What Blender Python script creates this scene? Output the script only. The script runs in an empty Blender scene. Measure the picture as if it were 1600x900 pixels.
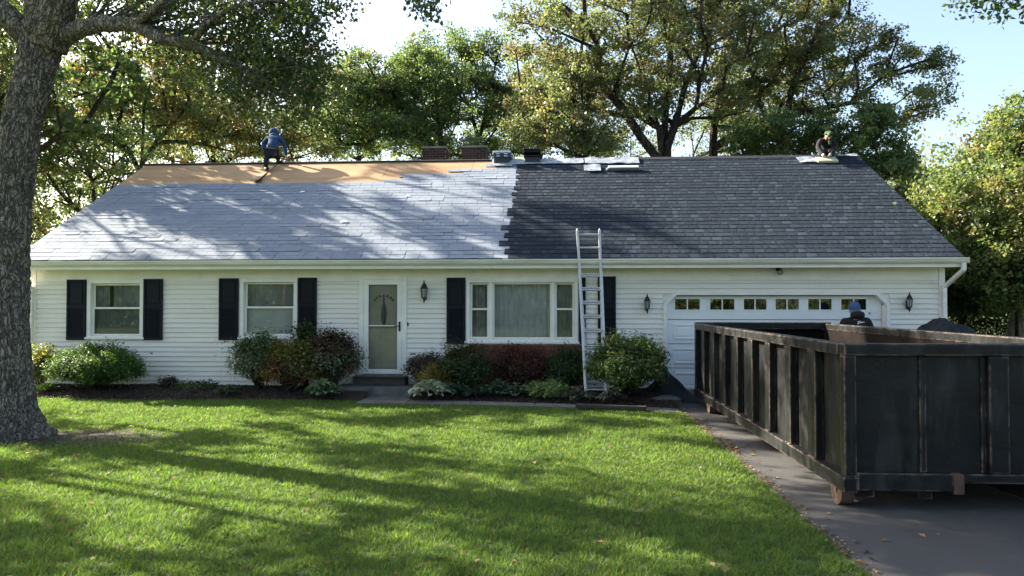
import bpy, math, random
import numpy as np
from mathutils import Vector, Matrix, noise as mnoise

R = math.radians
SC = bpy.context.scene
COL = SC.collection
random.seed(7)
RNG = np.random.default_rng(7)

# ------------------------------------------------------------------ camera, world, sun, exposure
CAM_H, FPX, YAW, PITCH = 1.94, 1155.0, R(3.8), R(1.24)
cam = bpy.data.cameras.new("camera")
cam.sensor_width = 36.0
cam.lens = FPX / 1600 * 36
cam.clip_start, cam.clip_end = 0.1, 5000
camo = bpy.data.objects.new("camera", cam)
COL.objects.link(camo)
camo.location = (0, 0, CAM_H)
camo.rotation_euler = (R(90) + PITCH, 0, YAW)
SC.camera = camo

SUN = Vector((-0.83, 0.355, 0.525)).normalized()
SUN_EL = math.asin(SUN.z)
SUN_AZ = math.atan2(SUN.x, SUN.y)            # clockwise from +Y
world = bpy.data.worlds.new("World")
SC.world = world
world.use_nodes = True
wn = world.node_tree
sky = wn.nodes.new("ShaderNodeTexSky")
sky.sky_type = 'NISHITA'
sky.sun_disc = False
sky.sun_elevation = SUN_EL
sky.sun_rotation = SUN_AZ
sky.air_density = 1.0
sky.dust_density = 2.8
sky.ozone_density = 0.6
wn.links.new(sky.outputs[0], wn.nodes["Background"].inputs[0])
wn.nodes["Background"].inputs[1].default_value = 0.066
sl = bpy.data.lights.new("sun", 'SUN')
sl.energy = 4.3
sl.angle = R(0.5)
sl.color = (1.0, 0.90, 0.74)
slo = bpy.data.objects.new("sun", sl)
COL.objects.link(slo)
slo.rotation_euler = SUN.to_track_quat('Z', 'Y').to_euler()
slo.location = (-20, 10, 30)
SC.view_settings.view_transform = 'Standard'
SC.view_settings.look = 'None'
SC.view_settings.gamma = 1.0
SC.view_settings.use_curve_mapping = False
SC.view_settings.exposure = 2.58

# ------------------------------------------------------------------ helpers
_CR = Matrix.Rotation(YAW, 3, 'Z') @ Matrix.Rotation(R(90) + PITCH, 3, 'X')
def ray(x, y):
    return _CR @ Vector(((x - 800) / FPX, (450 - y) / FPX, -1.0))
def at(x, y, Y):                              # point of the plane at depth Y seen at a photo pixel
    d = ray(x, y); t = Y / d.y
    return Vector((d.x * t, Y, CAM_H + d.z * t))
def gp(x, y, z=0.0):                          # point of the ground seen at a photo pixel
    d = ray(x, y); t = (z - CAM_H) / d.z
    return Vector((d.x * t, d.y * t, z))
WY = 16.0
def WX(x, y=475): return at(x, y, WY).x
def WZ(x, y): return at(x, y, WY).z

class MB:
    def __init__(s): s.v = []; s.f = []; s.c = []; s.cur = None
    def box(s, x0, x1, y0, y1, z0, z1, M=None):
        p = [(x0,y0,z0),(x1,y0,z0),(x1,y1,z0),(x0,y1,z0),(x0,y0,z1),(x1,y0,z1),(x1,y1,z1),(x0,y1,z1)]
        s.add(p, [(0,3,2,1),(4,5,6,7),(0,1,5,4),(1,2,6,5),(2,3,7,6),(3,0,4,7)], M); return s
    def add(s, p, f, M=None):
        n = len(s.v)
        if M is not None: p = [tuple(M @ Vector(q)) for q in p]
        s.v += [tuple(q) for q in p]; s.f += [tuple(i + n for i in q) for q in f]
        if s.cur is not None: s.c += [s.cur] * len(p)
        return s
    def prism(s, poly, y0, y1, M=None):       # polygon in XZ pushed along Y
        n = len(poly)
        p = [(x, y0, z) for x, z in poly] + [(x, y1, z) for x, z in poly]
        f = [tuple(range(n)), tuple(range(2*n-1, n-1, -1))]
        f += [(i, i+n, (i+1) % n + n, (i+1) % n) for i in range(n)]
        return s.add(p, f, M)
    def prism_x(s, poly, x0, x1, M=None):     # polygon in YZ pushed along X
        n = len(poly)
        p = [(x0, y, z) for y, z in poly] + [(x1, y, z) for y, z in poly]
        f = [tuple(range(n-1, -1, -1)), tuple(range(n, 2*n))]
        f += [(i, (i+1) % n, (i+1) % n + n, i+n) for i in range(n)]
        return s.add(p, f, M)
    def tube(s, pts, rad, n=8, cap=True):
        pts = [Vector(p) for p in pts]
        if not hasattr(rad, '__len__'): rad = [rad] * len(pts)
        base = len(s.v); prev = None
        for i, p in enumerate(pts):
            d = (pts[min(i+1, len(pts)-1)] - pts[max(i-1, 0)]).normalized()
            if prev is None:
                a = Vector((0, 0, 1)) if abs(d.z) < .9 else Vector((1, 0, 0))
                u = d.cross(a).normalized()
            else:
                u = (prev - d * prev.dot(d)).normalized()
            prev = u; w = d.cross(u)
            for k in range(n):
                t = 2 * math.pi * k / n
                s.v.append(tuple(p + (u * math.cos(t) + w * math.sin(t)) * rad[i]))
        for i in range(len(pts) - 1):
            for k in range(n):
                a = base + i*n + k; b = base + i*n + (k+1) % n
                s.f.append((a, b, b + n, a + n))
        if cap:
            s.f.append(tuple(base + k for k in range(n-1, -1, -1)))
            e = base + (len(pts)-1)*n
            s.f.append(tuple(e + k for k in range(n)))
        if s.cur is not None: s.c += [s.cur] * (len(pts) * n)
        return s
    def bar(s, a, b, w, h):
        a, b = Vector(a), Vector(b); d = b - a; L = d.length; d.normalize()
        up = Vector((0,0,1)) if abs(d.z) < .95 else Vector((0,1,0))
        u = d.cross(up).normalized(); w2 = u.cross(d)
        M = Matrix((u, d, w2)).transposed().to_4x4(); M.translation = a
        return s.box(-w/2, w/2, 0, L, -h/2, h/2, M)
    def lathe(s, prof, n=16, M=None):
        p = []; f = []
        for r, z in prof:
            for k in range(n):
                t = 2*math.pi*k/n; p.append((r*math.cos(t), r*math.sin(t), z))
        for i in range(len(prof)-1):
            for k in range(n):
                a = i*n+k; b = i*n+(k+1) % n; f.append((a, b, b+n, a+n))
        f.append(tuple(range(n-1, -1, -1))); e = (len(prof)-1)*n; f.append(tuple(e+k for k in range(n)))
        return s.add(p, f, M)
    def mesh(s, name, off=(0,0,0)):
        m = bpy.data.meshes.new(name)
        o = off
        m.from_pydata([(a-o[0], b-o[1], c-o[2]) for a, b, c in s.v], [], s.f)
        if s.c:
            at_ = m.color_attributes.new("tint", 'FLOAT_COLOR', 'POINT')
            at_.data.foreach_set("color", np.array(s.c, dtype=np.float32).ravel())
        m.update()
        return m
    def build(s, name, mat, parent=None, bevel=0, smooth=False, off=None):
        if off is None: off = wloc(parent) if parent is not None else (0, 0, 0)
        o = link(name, s.mesh(name, off), mat, parent)
        if smooth: o.data.polygons.foreach_set("use_smooth", [True]*len(o.data.polygons))
        if bevel:
            b = o.modifiers.new("bevel", 'BEVEL'); b.width = bevel; b.segments = 2; b.limit_method = 'ANGLE'; b.angle_limit = R(40)
        return o

def wloc(o):
    v = Vector((0, 0, 0))
    while o is not None:
        v += o.location; o = o.parent
    return v
def link(name, mesh, mat=None, parent=None, loc=None):
    o = bpy.data.objects.new(name, mesh); COL.objects.link(o)
    if mat is not None and not mesh.materials: mesh.materials.append(mat)
    if parent is not None: o.parent = parent
    if loc is not None: o.location = loc
    return o
def tag(o, label=None, cat=None, group=None, kind=None):
    if label: o['label'] = label
    if cat: o['category'] = cat
    if group: o['group'] = group
    if kind: o['kind'] = kind
    return o
def thing(name, loc, label, cat, group=None):
    o = bpy.data.objects.new(name, None); COL.objects.link(o); o.location = loc
    o.empty_display_size = .3
    return tag(o, label, cat, group)
def dup(root, loc, rz, scale=1.0, **kw):
    r = root.copy(); COL.objects.link(r); r.location = loc; r.rotation_euler = (0, 0, rz); r.scale = (scale,)*3
    for ch in root.children:
        c = ch.copy(); COL.objects.link(c); c.parent = r
        for g in ch.children:
            d = g.copy(); COL.objects.link(d); d.parent = c
    return tag(r, **kw)
def fbm(p, o=4):
    return mnoise.fractal(Vector(p), 1.0, 2.0, o)

# ------------------------------------------------------------------ materials
def nodes_of(name):
    m = bpy.data.materials.new(name); m.use_nodes = True
    nt = m.node_tree; return m, nt, nt.nodes["Principled BSDF"]
def N(nt, t, **kw):
    n = nt.nodes.new(t)
    for k, v in kw.items(): setattr(n, k, v)
    return n
def ramp(nt, src, stops):
    r = N(nt, "ShaderNodeValToRGB"); e = r.color_ramp.elements
    while len(e) < len(stops): e.new(0.5)
    for q, (p, c) in zip(e, stops):
        q.position = p; q.color = tuple(c) + (1,) if len(c) == 3 else c
    nt.links.new(src, r.inputs[0]); return r.outputs[0]
def noise_tex(nt, scale, detail=5, rough=.6, stretch=None, coord="Object", dist=0.0):
    tc = N(nt, "ShaderNodeTexCoord"); out = tc.outputs[coord]
    if stretch:
        mp = N(nt, "ShaderNodeMapping"); mp.inputs['Scale'].default_value = stretch
        nt.links.new(out, mp.inputs[0]); out = mp.outputs[0]
    n = N(nt, "ShaderNodeTexNoise"); n.inputs['Scale'].default_value = scale
    n.inputs['Detail'].default_value = detail; n.inputs['Roughness'].default_value = rough
    n.inputs['Distortion'].default_value = dist
    nt.links.new(out, n.inputs['Vector']); return n.outputs['Fac']
def mixc(nt, fac, a, b, mode='MIX'):
    m = N(nt, "ShaderNodeMix", data_type='RGBA', blend_type=mode)
    for sock, v in ((m.inputs[0], fac), (m.inputs[6], a), (m.inputs[7], b)):
        if isinstance(v, (int, float)): sock.default_value = v
        elif isinstance(v, (tuple, list)): sock.default_value = tuple(v) + (1,) if len(v) == 3 else v
        else: nt.links.new(v, sock)
    return m.outputs[2]
def bump(nt, bsdf, h, strength=.4, dist=.01):
    b = N(nt, "ShaderNodeBump"); b.inputs['Strength'].default_value = strength; b.inputs['Distance'].default_value = dist
    nt.links.new(h, b.inputs['Height']); nt.links.new(b.outputs[0], bsdf.inputs['Normal'])
def mat(name, col, rough=.6, var=.25, scale=6.0, bumpk=0.0, bscale=40.0, metal=0.0, spec=.4, stretch=None, col2=None, objvar=0.0, tint=False):
    m, nt, b = nodes_of(name)
    f = noise_tex(nt, scale, stretch=stretch)
    lo = tuple(c * (1 - var) for c in col); hi = col2 if col2 else tuple(min(1, c * (1 + var)) for c in col)
    c = ramp(nt, f, [(.3, lo), (.7, hi)])
    if tint:
        a = N(nt, "ShaderNodeAttribute", attribute_name="tint"); c = mixc(nt, 1.0, c, a.outputs['Color'], 'MULTIPLY')
    if objvar:
        oi = N(nt, "ShaderNodeObjectInfo")
        g = ramp(nt, oi.outputs['Random'], [(0, (1-objvar,)*3), (1, (1+objvar,)*3)])
        c = mixc(nt, 1.0, c, g, 'MULTIPLY')
    nt.links.new(c, b.inputs['Base Color'])
    b.inputs['Roughness'].default_value = rough; b.inputs['Metallic'].default_value = metal
    b.inputs['Specular IOR Level'].default_value = spec
    if bumpk: bump(nt, b, noise_tex(nt, bscale, stretch=stretch), bumpk, .01)
    return m
def leaf_mat(name, trans=.45, rough=.5, spec=.3):
    m, nt, b = nodes_of(name)
    a = N(nt, "ShaderNodeAttribute", attribute_name="tint")
    nt.links.new(a.outputs['Color'], b.inputs['Base Color'])
    b.inputs['Roughness'].default_value = rough; b.inputs['Specular IOR Level'].default_value = spec
    t = N(nt, "ShaderNodeBsdfTranslucent")
    tc = mixc(nt, 1.0, a.outputs['Color'], (1.55, 1.6, .95), 'MULTIPLY'); nt.links.new(tc, t.inputs[0])
    mx = N(nt, "ShaderNodeMixShader"); mx.inputs[0].default_value = trans
    nt.links.new(b.outputs[0], mx.inputs[1]); nt.links.new(t.outputs[0], mx.inputs[2])
    nt.links.new(mx.outputs[0], nt.nodes["Material Output"].inputs[0]); return m
def glass_mat(name, tint=(.93, .94, .94), gain=1.0):
    m, nt, b = nodes_of(name); nt.nodes.remove(b)
    t = N(nt, "ShaderNodeBsdfTransparent"); t.inputs[0].default_value = tint + (1,)
    g = N(nt, "ShaderNodeBsdfGlossy"); g.inputs['Roughness'].default_value = .02
    fr = N(nt, "ShaderNodeFresnel"); fr.inputs[0].default_value = 1.5 + .25 * (gain - 1)
    mx = N(nt, "ShaderNodeMixShader")
    mu = N(nt, "ShaderNodeMath", operation='MULTIPLY'); mu.inputs[1].default_value = 1.8 * gain
    nt.links.new(fr.outputs[0], mu.inputs[0]); nt.links.new(mu.outputs[0], mx.inputs[0])
    nt.links.new(t.outputs[0], mx.inputs[1]); nt.links.new(g.outputs[0], mx.inputs[2])
    nt.links.new(mx.outputs[0], nt.nodes["Material Output"].inputs[0]); return m

def siding_material():
    m, nt, b = nodes_of("white_vinyl_siding")
    f = noise_tex(nt, 1.6, stretch=(.6, 1, 3)); c = ramp(nt, f, [(.25, (.74, .69, .62)), (.75, (.85, .795, .725))])
    st = noise_tex(nt, 7, detail=8, stretch=(3, 1, .5)); c = mixc(nt, ramp(nt, st, [(.58, (0,0,0)), (.8, (.28,)*3)]), c, (.40, .38, .32))
    nt.links.new(c, b.inputs['Base Color']); b.inputs['Roughness'].default_value = .5; return m
def worn_black():
    m, nt, b = nodes_of("worn_black_paint")
    f = noise_tex(nt, 2.2, detail=8)
    c = ramp(nt, f, [(.3, (.005, .0055, .006)), (.62, (.011, .012, .013)), (.8, (.022, .023, .022))])
    st = noise_tex(nt, 5.0, detail=8, stretch=(1, 1, .25)); c = mixc(nt, ramp(nt, st, [(.50, (0,0,0)), (.70, (.7,)*3)]), c, (.038, .041, .038))
    sc = noise_tex(nt, 26, detail=4, stretch=(1, 1, 1.4)); c = mixc(nt, ramp(nt, sc, [(.70, (0,0,0)), (.73, (.8,)*3)]), c, (.10, .08, .065))
    rs = noise_tex(nt, 1.3, detail=10, rough=.7, dist=.6); rf = ramp(nt, rs, [(.66, (0,0,0)), (.72, (.8,)*3)])
    c = mixc(nt, rf, c, (.055, .026, .015))
    bv = N(nt, "ShaderNodeBevel"); bv.samples = 4; bv.inputs[0].default_value = .03
    ge = N(nt, "ShaderNodeNewGeometry"); dp = N(nt, "ShaderNodeVectorMath", operation='DOT_PRODUCT')
    nt.links.new(bv.outputs[0], dp.inputs[0]); nt.links.new(ge.outputs['True Normal'], dp.inputs[1])
    ew = ramp(nt, dp.outputs['Value'], [(.86, (1,)*3), (.985, (0,0,0))])
    ew = mixc(nt, 1.0, ew, ramp(nt, noise_tex(nt, 6, detail=7), [(.42, (0,0,0)), (.54, (1,)*3)]), 'MULTIPLY')
    c = mixc(nt, ew, c, ramp(nt, noise_tex(nt, 11, detail=5), [(.35, (.15, .062, .028)), (.62, (.26, .22, .19))]))
    nt.links.new(c, b.inputs['Base Color'])
    nt.links.new(ramp(nt, noise_tex(nt, 4, detail=6), [(.3, (.34,)*3), (.75, (.6,)*3)]), b.inputs['Roughness']); b.inputs['Specular IOR Level'].default_value = .25
    bump(nt, b, noise_tex(nt, 1.6, detail=5), .5, .05); return m
def asphalt():
    m, nt, b = nodes_of("asphalt")
    c = ramp(nt, noise_tex(nt, 1.1, detail=7), [(.3, (.032, .032, .034)), (.72, (.056, .055, .055))])
    c = mixc(nt, .6, c, ramp(nt, noise_tex(nt, 160, detail=3), [(.4, (.022,)*3), (.7, (.09,)*3)]))
    tc = N(nt, "ShaderNodeTexCoord"); vo = N(nt, "ShaderNodeTexVoronoi", feature='DISTANCE_TO_EDGE'); vo.inputs['Scale'].default_value = .55
    dn = N(nt, "ShaderNodeTexNoise"); dn.inputs['Scale'].default_value = 2.5; dn.inputs['Detail'].default_value = 6
    va = N(nt, "ShaderNodeVectorMath", operation='MULTIPLY_ADD'); va.inputs[1].default_value = (.5,)*3
    nt.links.new(tc.outputs['Object'], dn.inputs['Vector']); nt.links.new(dn.outputs['Color'], va.inputs[0]); nt.links.new(tc.outputs['Object'], va.inputs[2]); nt.links.new(va.outputs[0], vo.inputs['Vector'])
    c = mixc(nt, ramp(nt, vo.outputs['Distance'], [(.003, (.45,)*3), (.008, (0,0,0))]), c, (.025, .025, .025))
    c = mixc(nt, ramp(nt, noise_tex(nt, .8, detail=5, dist=1), [(.55, (0,0,0)), (.7, (.55,)*3)]), c, (.14, .125, .108))
    nt.links.new(c, b.inputs['Base Color']); b.inputs['Roughness'].default_value = .85
    bump(nt, b, noise_tex(nt, 120, detail=4), .5, .008); return m
def ground_mat():
    m, nt, b = nodes_of("lawn_soil")
    c = ramp(nt, noise_tex(nt, .5, detail=8), [(.3, (.045, .075, .014)), (.55, (.065, .105, .020)), (.75, (.10, .11, .028))])
    c = mixc(nt, .5, c, ramp(nt, noise_tex(nt, 55, detail=5), [(.35, (.012, .022, .006)), (.7, (.08, .13, .03))]))
    nt.links.new(c, b.inputs['Base Color']); b.inputs['Roughness'].default_value = .9
    bump(nt, b, noise_tex(nt, 70, detail=5), .8, .03); return m
def bark(name, c0, c1, sc=9):
    m, nt, b = nodes_of(name)
    f = noise_tex(nt, sc, detail=9, rough=.7, stretch=(1.6, 1.6, .35), dist=.5)
    c = ramp(nt, f, [(.36, tuple(x*.28 for x in c0)), (.48, c0), (.64, c1)])
    c = mixc(nt, ramp(nt, noise_tex(nt, 1.2, detail=6), [(.45, (0,0,0)), (.7, (.6,)*3)]), c, tuple(x*.5 for x in c0))
    nt.links.new(c, b.inputs['Base Color']); b.inputs['Roughness'].default_value = .92
    b.inputs['Specular IOR Level'].default_value = .15
    tc = N(nt, "ShaderNodeTexCoord"); mp = N(nt, "ShaderNodeMapping"); mp.inputs['Scale'].default_value = (sc * 1.25, sc * 1.25, sc * .22)
    dn = N(nt, "ShaderNodeTexNoise"); dn.inputs['Scale'].default_value = 5; va = N(nt, "ShaderNodeVectorMath", operation='MULTIPLY_ADD'); va.inputs[1].default_value = (.26,)*3
    nt.links.new(tc.outputs['Object'], dn.inputs['Vector']); nt.links.new(dn.outputs['Color'], va.inputs[0]); nt.links.new(tc.outputs['Object'], va.inputs[2]); nt.links.new(va.outputs[0], mp.inputs[0])
    vo = N(nt, "ShaderNodeTexVoronoi", feature='DISTANCE_TO_EDGE'); vo.inputs['Scale'].default_value = 1.0; nt.links.new(mp.outputs[0], vo.inputs['Vector'])
    cr = ramp(nt, vo.outputs['Distance'], [(.0, (0,)*3), (.16, (1,)*3)])
    c = mixc(nt, cr, tuple(x*.34 for x in c0), c); nt.links.new(c, b.inputs['Base Color'])
    h = N(nt, "ShaderNodeMath", operation='MULTIPLY_ADD'); h.inputs[1].default_value = .6; nt.links.new(cr, h.inputs[0]); nt.links.new(f, h.inputs[2])
    bump(nt, b, h.outputs[0], 1.0, .06); return m
def plywood():
    m, nt, b = nodes_of("bare_plywood")
    c = ramp(nt, noise_tex(nt, 2.4, detail=8, stretch=(.35, 2.2, 2.2), dist=1.2), [(.3, (.34, .19, .080)), (.55, (.42, .25, .115)), (.75, (.50, .33, .18))])
    k = noise_tex(nt, 9, detail=2); c = mixc(nt, ramp(nt, k, [(.73, (0,0,0)), (.77, (.8,)*3)]), c, (.18, .10, .05))
    st = noise_tex(nt, 1.1, detail=6); c = mixc(nt, ramp(nt, st, [(.5, (0,0,0)), (.75, (.4,)*3)]), c, (.40, .30, .20))
    oi = N(nt, "ShaderNodeObjectInfo"); c = mixc(nt, 1., c, ramp(nt, oi.outputs['Random'], [(0, (.88,.86,.84)), (1, (1.08,)*3)]), 'MULTIPLY')
    nt.links.new(c, b.inputs['Base Color']); b.inputs['Roughness'].default_value = .75; return m
def old_shingle_mat():
    m, nt, b = nodes_of("weathered_grey_shingle")
    tc = N(nt, "ShaderNodeNewGeometry")
    def gn(scale, detail, stretch=(1,1,1)):
        mp = N(nt, "ShaderNodeMapping"); mp.inputs['Scale'].default_value = stretch
        nt.links.new(tc.outputs['Position'], mp.inputs[0])
        n = N(nt, "ShaderNodeTexNoise"); n.inputs['Scale'].default_value = scale; n.inputs['Detail'].default_value = detail; n.inputs['Roughness'].default_value = .65
        nt.links.new(mp.outputs[0], n.inputs['Vector']); return n.outputs['Fac']
    c = ramp(nt, gn(1.3, 8), [(.3, (.165, .20, .25)), (.6, (.205, .24, .295)), (.75, (.25, .275, .315))])
    c = mixc(nt, ramp(nt, gn(6, 9, (.5, 1.5, 1.5)), [(.52, (0,0,0)), (.7, (.6,)*3)]), c, (.15, .18, .22))
    c = mixc(nt, ramp(nt, gn(14, 3, (.6, 1.6, 1.6)), [(.65, (0,0,0)), (.70, (.85,)*3)]), c, (.075, .085, .10))
    c = mixc(nt, ramp(nt, gn(3.3, 3), [(.70, (0,0,0)), (.74, (.5,)*3)]), c, (.42, .40, .37))
    oi = N(nt, "ShaderNodeObjectInfo"); c = mixc(nt, 1., c, ramp(nt, oi.outputs['Random'], [(0, (.9,)*3), (1, (1.08,)*3)]), 'MULTIPLY')
    nt.links.new(c, b.inputs['Base Color']); b.inputs['Roughness'].default_value = .85; b.inputs['Specular IOR Level'].default_value = .3
    bump(nt, b, gn(60, 5), .4, .006); return m
def tarp_mat():
    m, nt, b = nodes_of("black_tarp")
    nt.links.new(ramp(nt, noise_tex(nt, 5), [(.3, (.008, .009, .011)), (.7, (.02, .022, .027))]), b.inputs['Base Color'])
    b.inputs['Roughness'].default_value = .6; b.inputs['Specular IOR Level'].default_value = .2
    bump(nt, b, noise_tex(nt, 7, detail=6, dist=1.5), .8, .04); return m

M = dict(
    siding=siding_material(), white=mat("white_trim_paint", (.83, .795, .735), .45, .08, 3, .1, 30),
    gutter=mat("white_gutter_paint", (.79, .755, .69), .35, .18, 2.2, stretch=(.5, 1, 4)),
    garage=mat("garage_door_paint", (.84, .84, .83), .5, .06, 2),
    shutter=mat("navy_shutter_paint", (.006, .008, .014), .6, .2, 8, spec=.2),
    glass=glass_mat("window_glass", gain=.75), storm_glass=glass_mat("storm_glass", (.92, .92, .9), .6), garage_glass=glass_mat("garage_window_glass", (.25, .28, .28), 1.8),
    curtain=mat("pale_green_curtain", (.56, .565, .55), .9, .12, 5), curtain_dark=mat("grey_green_curtain", (.26, .27, .26), .9, .3, 4),
    blind=mat("pale_blind", (.60, .61, .58), .8, .06, 3), screen=mat("grey_insect_screen", (.15, .16, .16), .8, .1, 60),
    door=mat("taupe_front_door", (.46, .42, .36), .5, .12, 3), black=mat("black_metal", (.012, .012, .013), .4, .2, 20),
    lamp_glass=mat("clear_lantern_glass", (.35, .36, .36), .15, .1, 8, spec=.8),
    concrete=mat("old_concrete", (.125, .12, .11), .9, .35, 3.5, .5, 60), found=mat("foundation_concrete", (.20, .19, .17), .9, .25, 4, .4, 50),
    woodstep=mat("dark_wood_step", (.055, .045, .038), .75, .35, 9, .3, 30, stretch=(.4, 3, 3)),
    brick=mat("red_brick", (.17, .058, .038), .9, .4, 9, .5, 70, objvar=.35), mortar=mat("mortar", (.26, .24, .21), .95, .2, 20, .5, 90),
    chim_brick=mat("chimney_brick", (.050, .022, .018), .9, .4, 9, .5, 70, objvar=.35),
    ply=plywood(), old=old_shingle_mat(),
    new=mat("dark_new_shingle", (.022, .030, .042), 1.0, .3, 9, .6, 160, objvar=.12, tint=True, spec=.08),
    deck=mat("roof_deck_felt", (.05, .05, .055), .9, .2, 6), dripedge=mat("dark_drip_edge", (.03, .03, .032), .5, .2, 6),
    alu=mat("ladder_aluminium", (.50, .49, .475), .45, .12, 12, metal=.5), rung=mat("worn_rung_aluminium", (.50, .49, .475), .45, .2, 20, metal=.5),
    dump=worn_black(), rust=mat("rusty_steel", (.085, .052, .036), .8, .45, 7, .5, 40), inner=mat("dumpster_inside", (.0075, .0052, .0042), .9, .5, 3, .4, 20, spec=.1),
    asphalt=asphalt(), ground=ground_mat(), mulch=mat("dark_mulch", (.026, .018, .013), .95, .5, 14, 1.0, 50),
    tarp=tarp_mat(), leaf=leaf_mat("tree_leaf", .5, .42, .5), bush_leaf=leaf_mat("shrub_leaf", .3, .6, .25), hosta_leaf=leaf_mat("hosta_leaf", .25, .5, .3),
    grass=leaf_mat("grass_blade", .45, .55, .25), dry=leaf_mat("dry_leaf", .15, .7, .1),
    bark=bark("grey_oak_bark", (.29, .245, .195), (.50, .44, .36), 16), bark2=bark("dark_tree_bark", (.050, .042, .036), (.095, .083, .072), 6),
    skin=mat("skin", (.42, .24, .17), .5, .1, 10), skin_dark=mat("skin_tanned", (.30, .17, .12), .5, .1, 10),
    blue=mat("blue_fleece", (.012, .055, .125), .9, .25, 14, .2, 60), navy=mat("navy_cloth", (.012, .016, .028), .9, .3, 12, .2, 60),
    blackcloth=mat("black_cloth", (.012, .011, .014), .9, .3, 12, .2, 60), greycloth=mat("grey_work_trousers", (.035, .035, .036), .9, .3, 10, .2, 50),
    beanie=mat("blue_knit", (.045, .095, .20), .95, .2, 60, .4, 120), lime=mat("lime_fabric", (.034, .062, .02), .8, .2, 20),
    leather=mat("tan_leather", (.15, .095, .055), .7, .4, 12, .2, 40), hair=mat("grey_brown_hair", (.07, .05, .045), .8, .4, 60),
    hoodgrey=mat("grey_hood_lining", (.20, .17, .18), .9, .2, 20), print=mat("white_print", (.72, .72, .72), .7, .05, 10),
    glove=mat("pale_work_glove", (.25, .23, .19), .9, .2, 20), tool=mat("tool_handle_wood", (.24, .14, .10), .6, .3, 15), steel=mat("dull_steel", (.32, .33, .35), .4, .2, 12, metal=.8),
    wrap=mat("blue_white_plastic_wrap", (.60, .66, .74), .3, .2, 5, spec=.6), sheetgrey=mat("dusty_silver_sheet", (.16, .19, .23), .45, .2, 6, .5, 14, col2=(.40, .44, .49), spec=.5), wrapblue=mat("dark_blue_wrap", (.03, .055, .13), .4, .5, 5),
    foil=mat("silver_underlayment", (.52, .56, .62), .42, .25, 4, .3, 9), pad=mat("yellowed_foam_pad", (.55, .54, .38), .9, .25, 9, .3, 30),
    stone=mat("tan_field_stone", (.30, .25, .20), .9, .3, 4, .5, 20), timber=mat("dark_landscape_timber", (.05, .045, .04), .9, .3, 6, .4, 30),
    ventgreen=mat("green_metal_cap", (.05, .13, .11), .5, .2, 10),
)

# ------------------------------------------------------------------ ground, drive, walk, bed
gm = MB(); gm.add([(-600, -600, 0), (600, -600, 0), (600, 1200, 0), (-600, 1200, 0)], [(0, 1, 2, 3)])
tag(gm.build("lawn", M['ground']), kind='structure')
DX = 2.2
def wob(t, k): return mnoise.noise(Vector((t * 1.1, k, 0))) * .05 + mnoise.noise(Vector((t * 5, k, 3))) * .018
db = MB(); ys = np.linspace(-14, 16.3, 240)
pts = []
for y in ys: pts += [(DX + wob(y, 1), y, .012), (9.2 + wob(y, 9), y, .012)]
db.add(pts, [(2*i, 2*i+1, 2*i+3, 2*i+2) for i in range(len(ys)-1)])
tag(db.build("driveway", M['asphalt']), kind='structure')
def walk_front(x):                            # front edge of the walk, which bends forward near the drive
    t = min(1, max(0, (x + 3.6) / 5.8)); return 14.12 - .80 * t * t
def walk_back(x):
    t = min(1, max(0, (x + 3.6) / 5.8)); return 14.62 - .80 * t * t - .1 * t
slab_x = [-3.98, -3.0, -1.75, -.5, .75, 1.45, DX - .06]
walk_root = None
for i in range(len(slab_x) - 1):
    b = MB(); xa, xb = slab_x[i] + .008, slab_x[i+1] - .008
    n = 5; p = []
    for k in range(n + 1):
        x = xa + (xb - xa) * k / n
        yb = walk_back(x) if i else max(walk_back(x), 15.25)
        p += [(x, walk_front(x), .03), (x, yb, .03), (x, walk_front(x), -.05), (x, yb, -.05)]
    f = []
    for k in range(n):
        a = 4 * k; f += [(a, a+4, a+5, a+1), (a+2, a+6, a+4, a)]
    f += [(0, 1, 3, 2), (4*n, 4*n+2, 4*n+3, 4*n+1)]
    b.add(p, f)
    if walk_root is None:
        walk_root = b.build("walkway", M['concrete'], bevel=.006); tag(walk_root, kind='structure')
    else:
        b.build("slab", M['concrete'], walk_root, bevel=.006)

def bed_h(x, u): return .015 + .13 * math.sin(min(1, u * 1.5) * math.pi / 2) + .02 * mnoise.noise(Vector((x * 2, u * 3, 0)))
def bed(name, x0, x1, front, y1, nx, ny):
    b = MB(); p = []
    for i in range(nx + 1):
        x = x0 + (x1 - x0) * i / nx; yf = front(x)
        for j in range(ny + 1):
            u = j / ny; p.append((x, yf + (y1 - yf) * u, bed_h(x, u) if j else -.02))
    f = [(i*(ny+1)+j, (i+1)*(ny+1)+j, (i+1)*(ny+1)+j+1, i*(ny+1)+j+1) for i in range(nx) for j in range(ny)]
    b.add(p, f); o = b.build(name, M['mulch'], smooth=True); tag(o, kind='structure'); return o
def bed_front_l(x): return 14.52 + .10 * math.sin(x * .9) + .06 * mnoise.noise(Vector((x * 2.3, 4, 0)))
bed("garden_bed", -13.5, -3.99, bed_front_l, 16.05, 120, 14)
bed("garden_bed", -3.05, DX - .02, lambda x: walk_back(x) + .02, 16.05, 80, 14)

# ------------------------------------------------------------------ HOUSE
XL, XR = -11.95, 7.97
EY, EZ, RY, RZ = 15.5, 2.90, 20.75, 5.99
RXL, RXR = -12.12, 8.12
SLOPE = math.atan2(RZ - EZ, RY - EY); SL = math.hypot(RZ - EZ, RY - EY)
house = thing("house", (-2, 16, 0), "white clapboard ranch house with half reshingled roof and dark shutters", "house")
HO = wloc(house)
def hb(b, name, mt, parent=house, **k): return b.build(name, mt, parent, **k)

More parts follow.
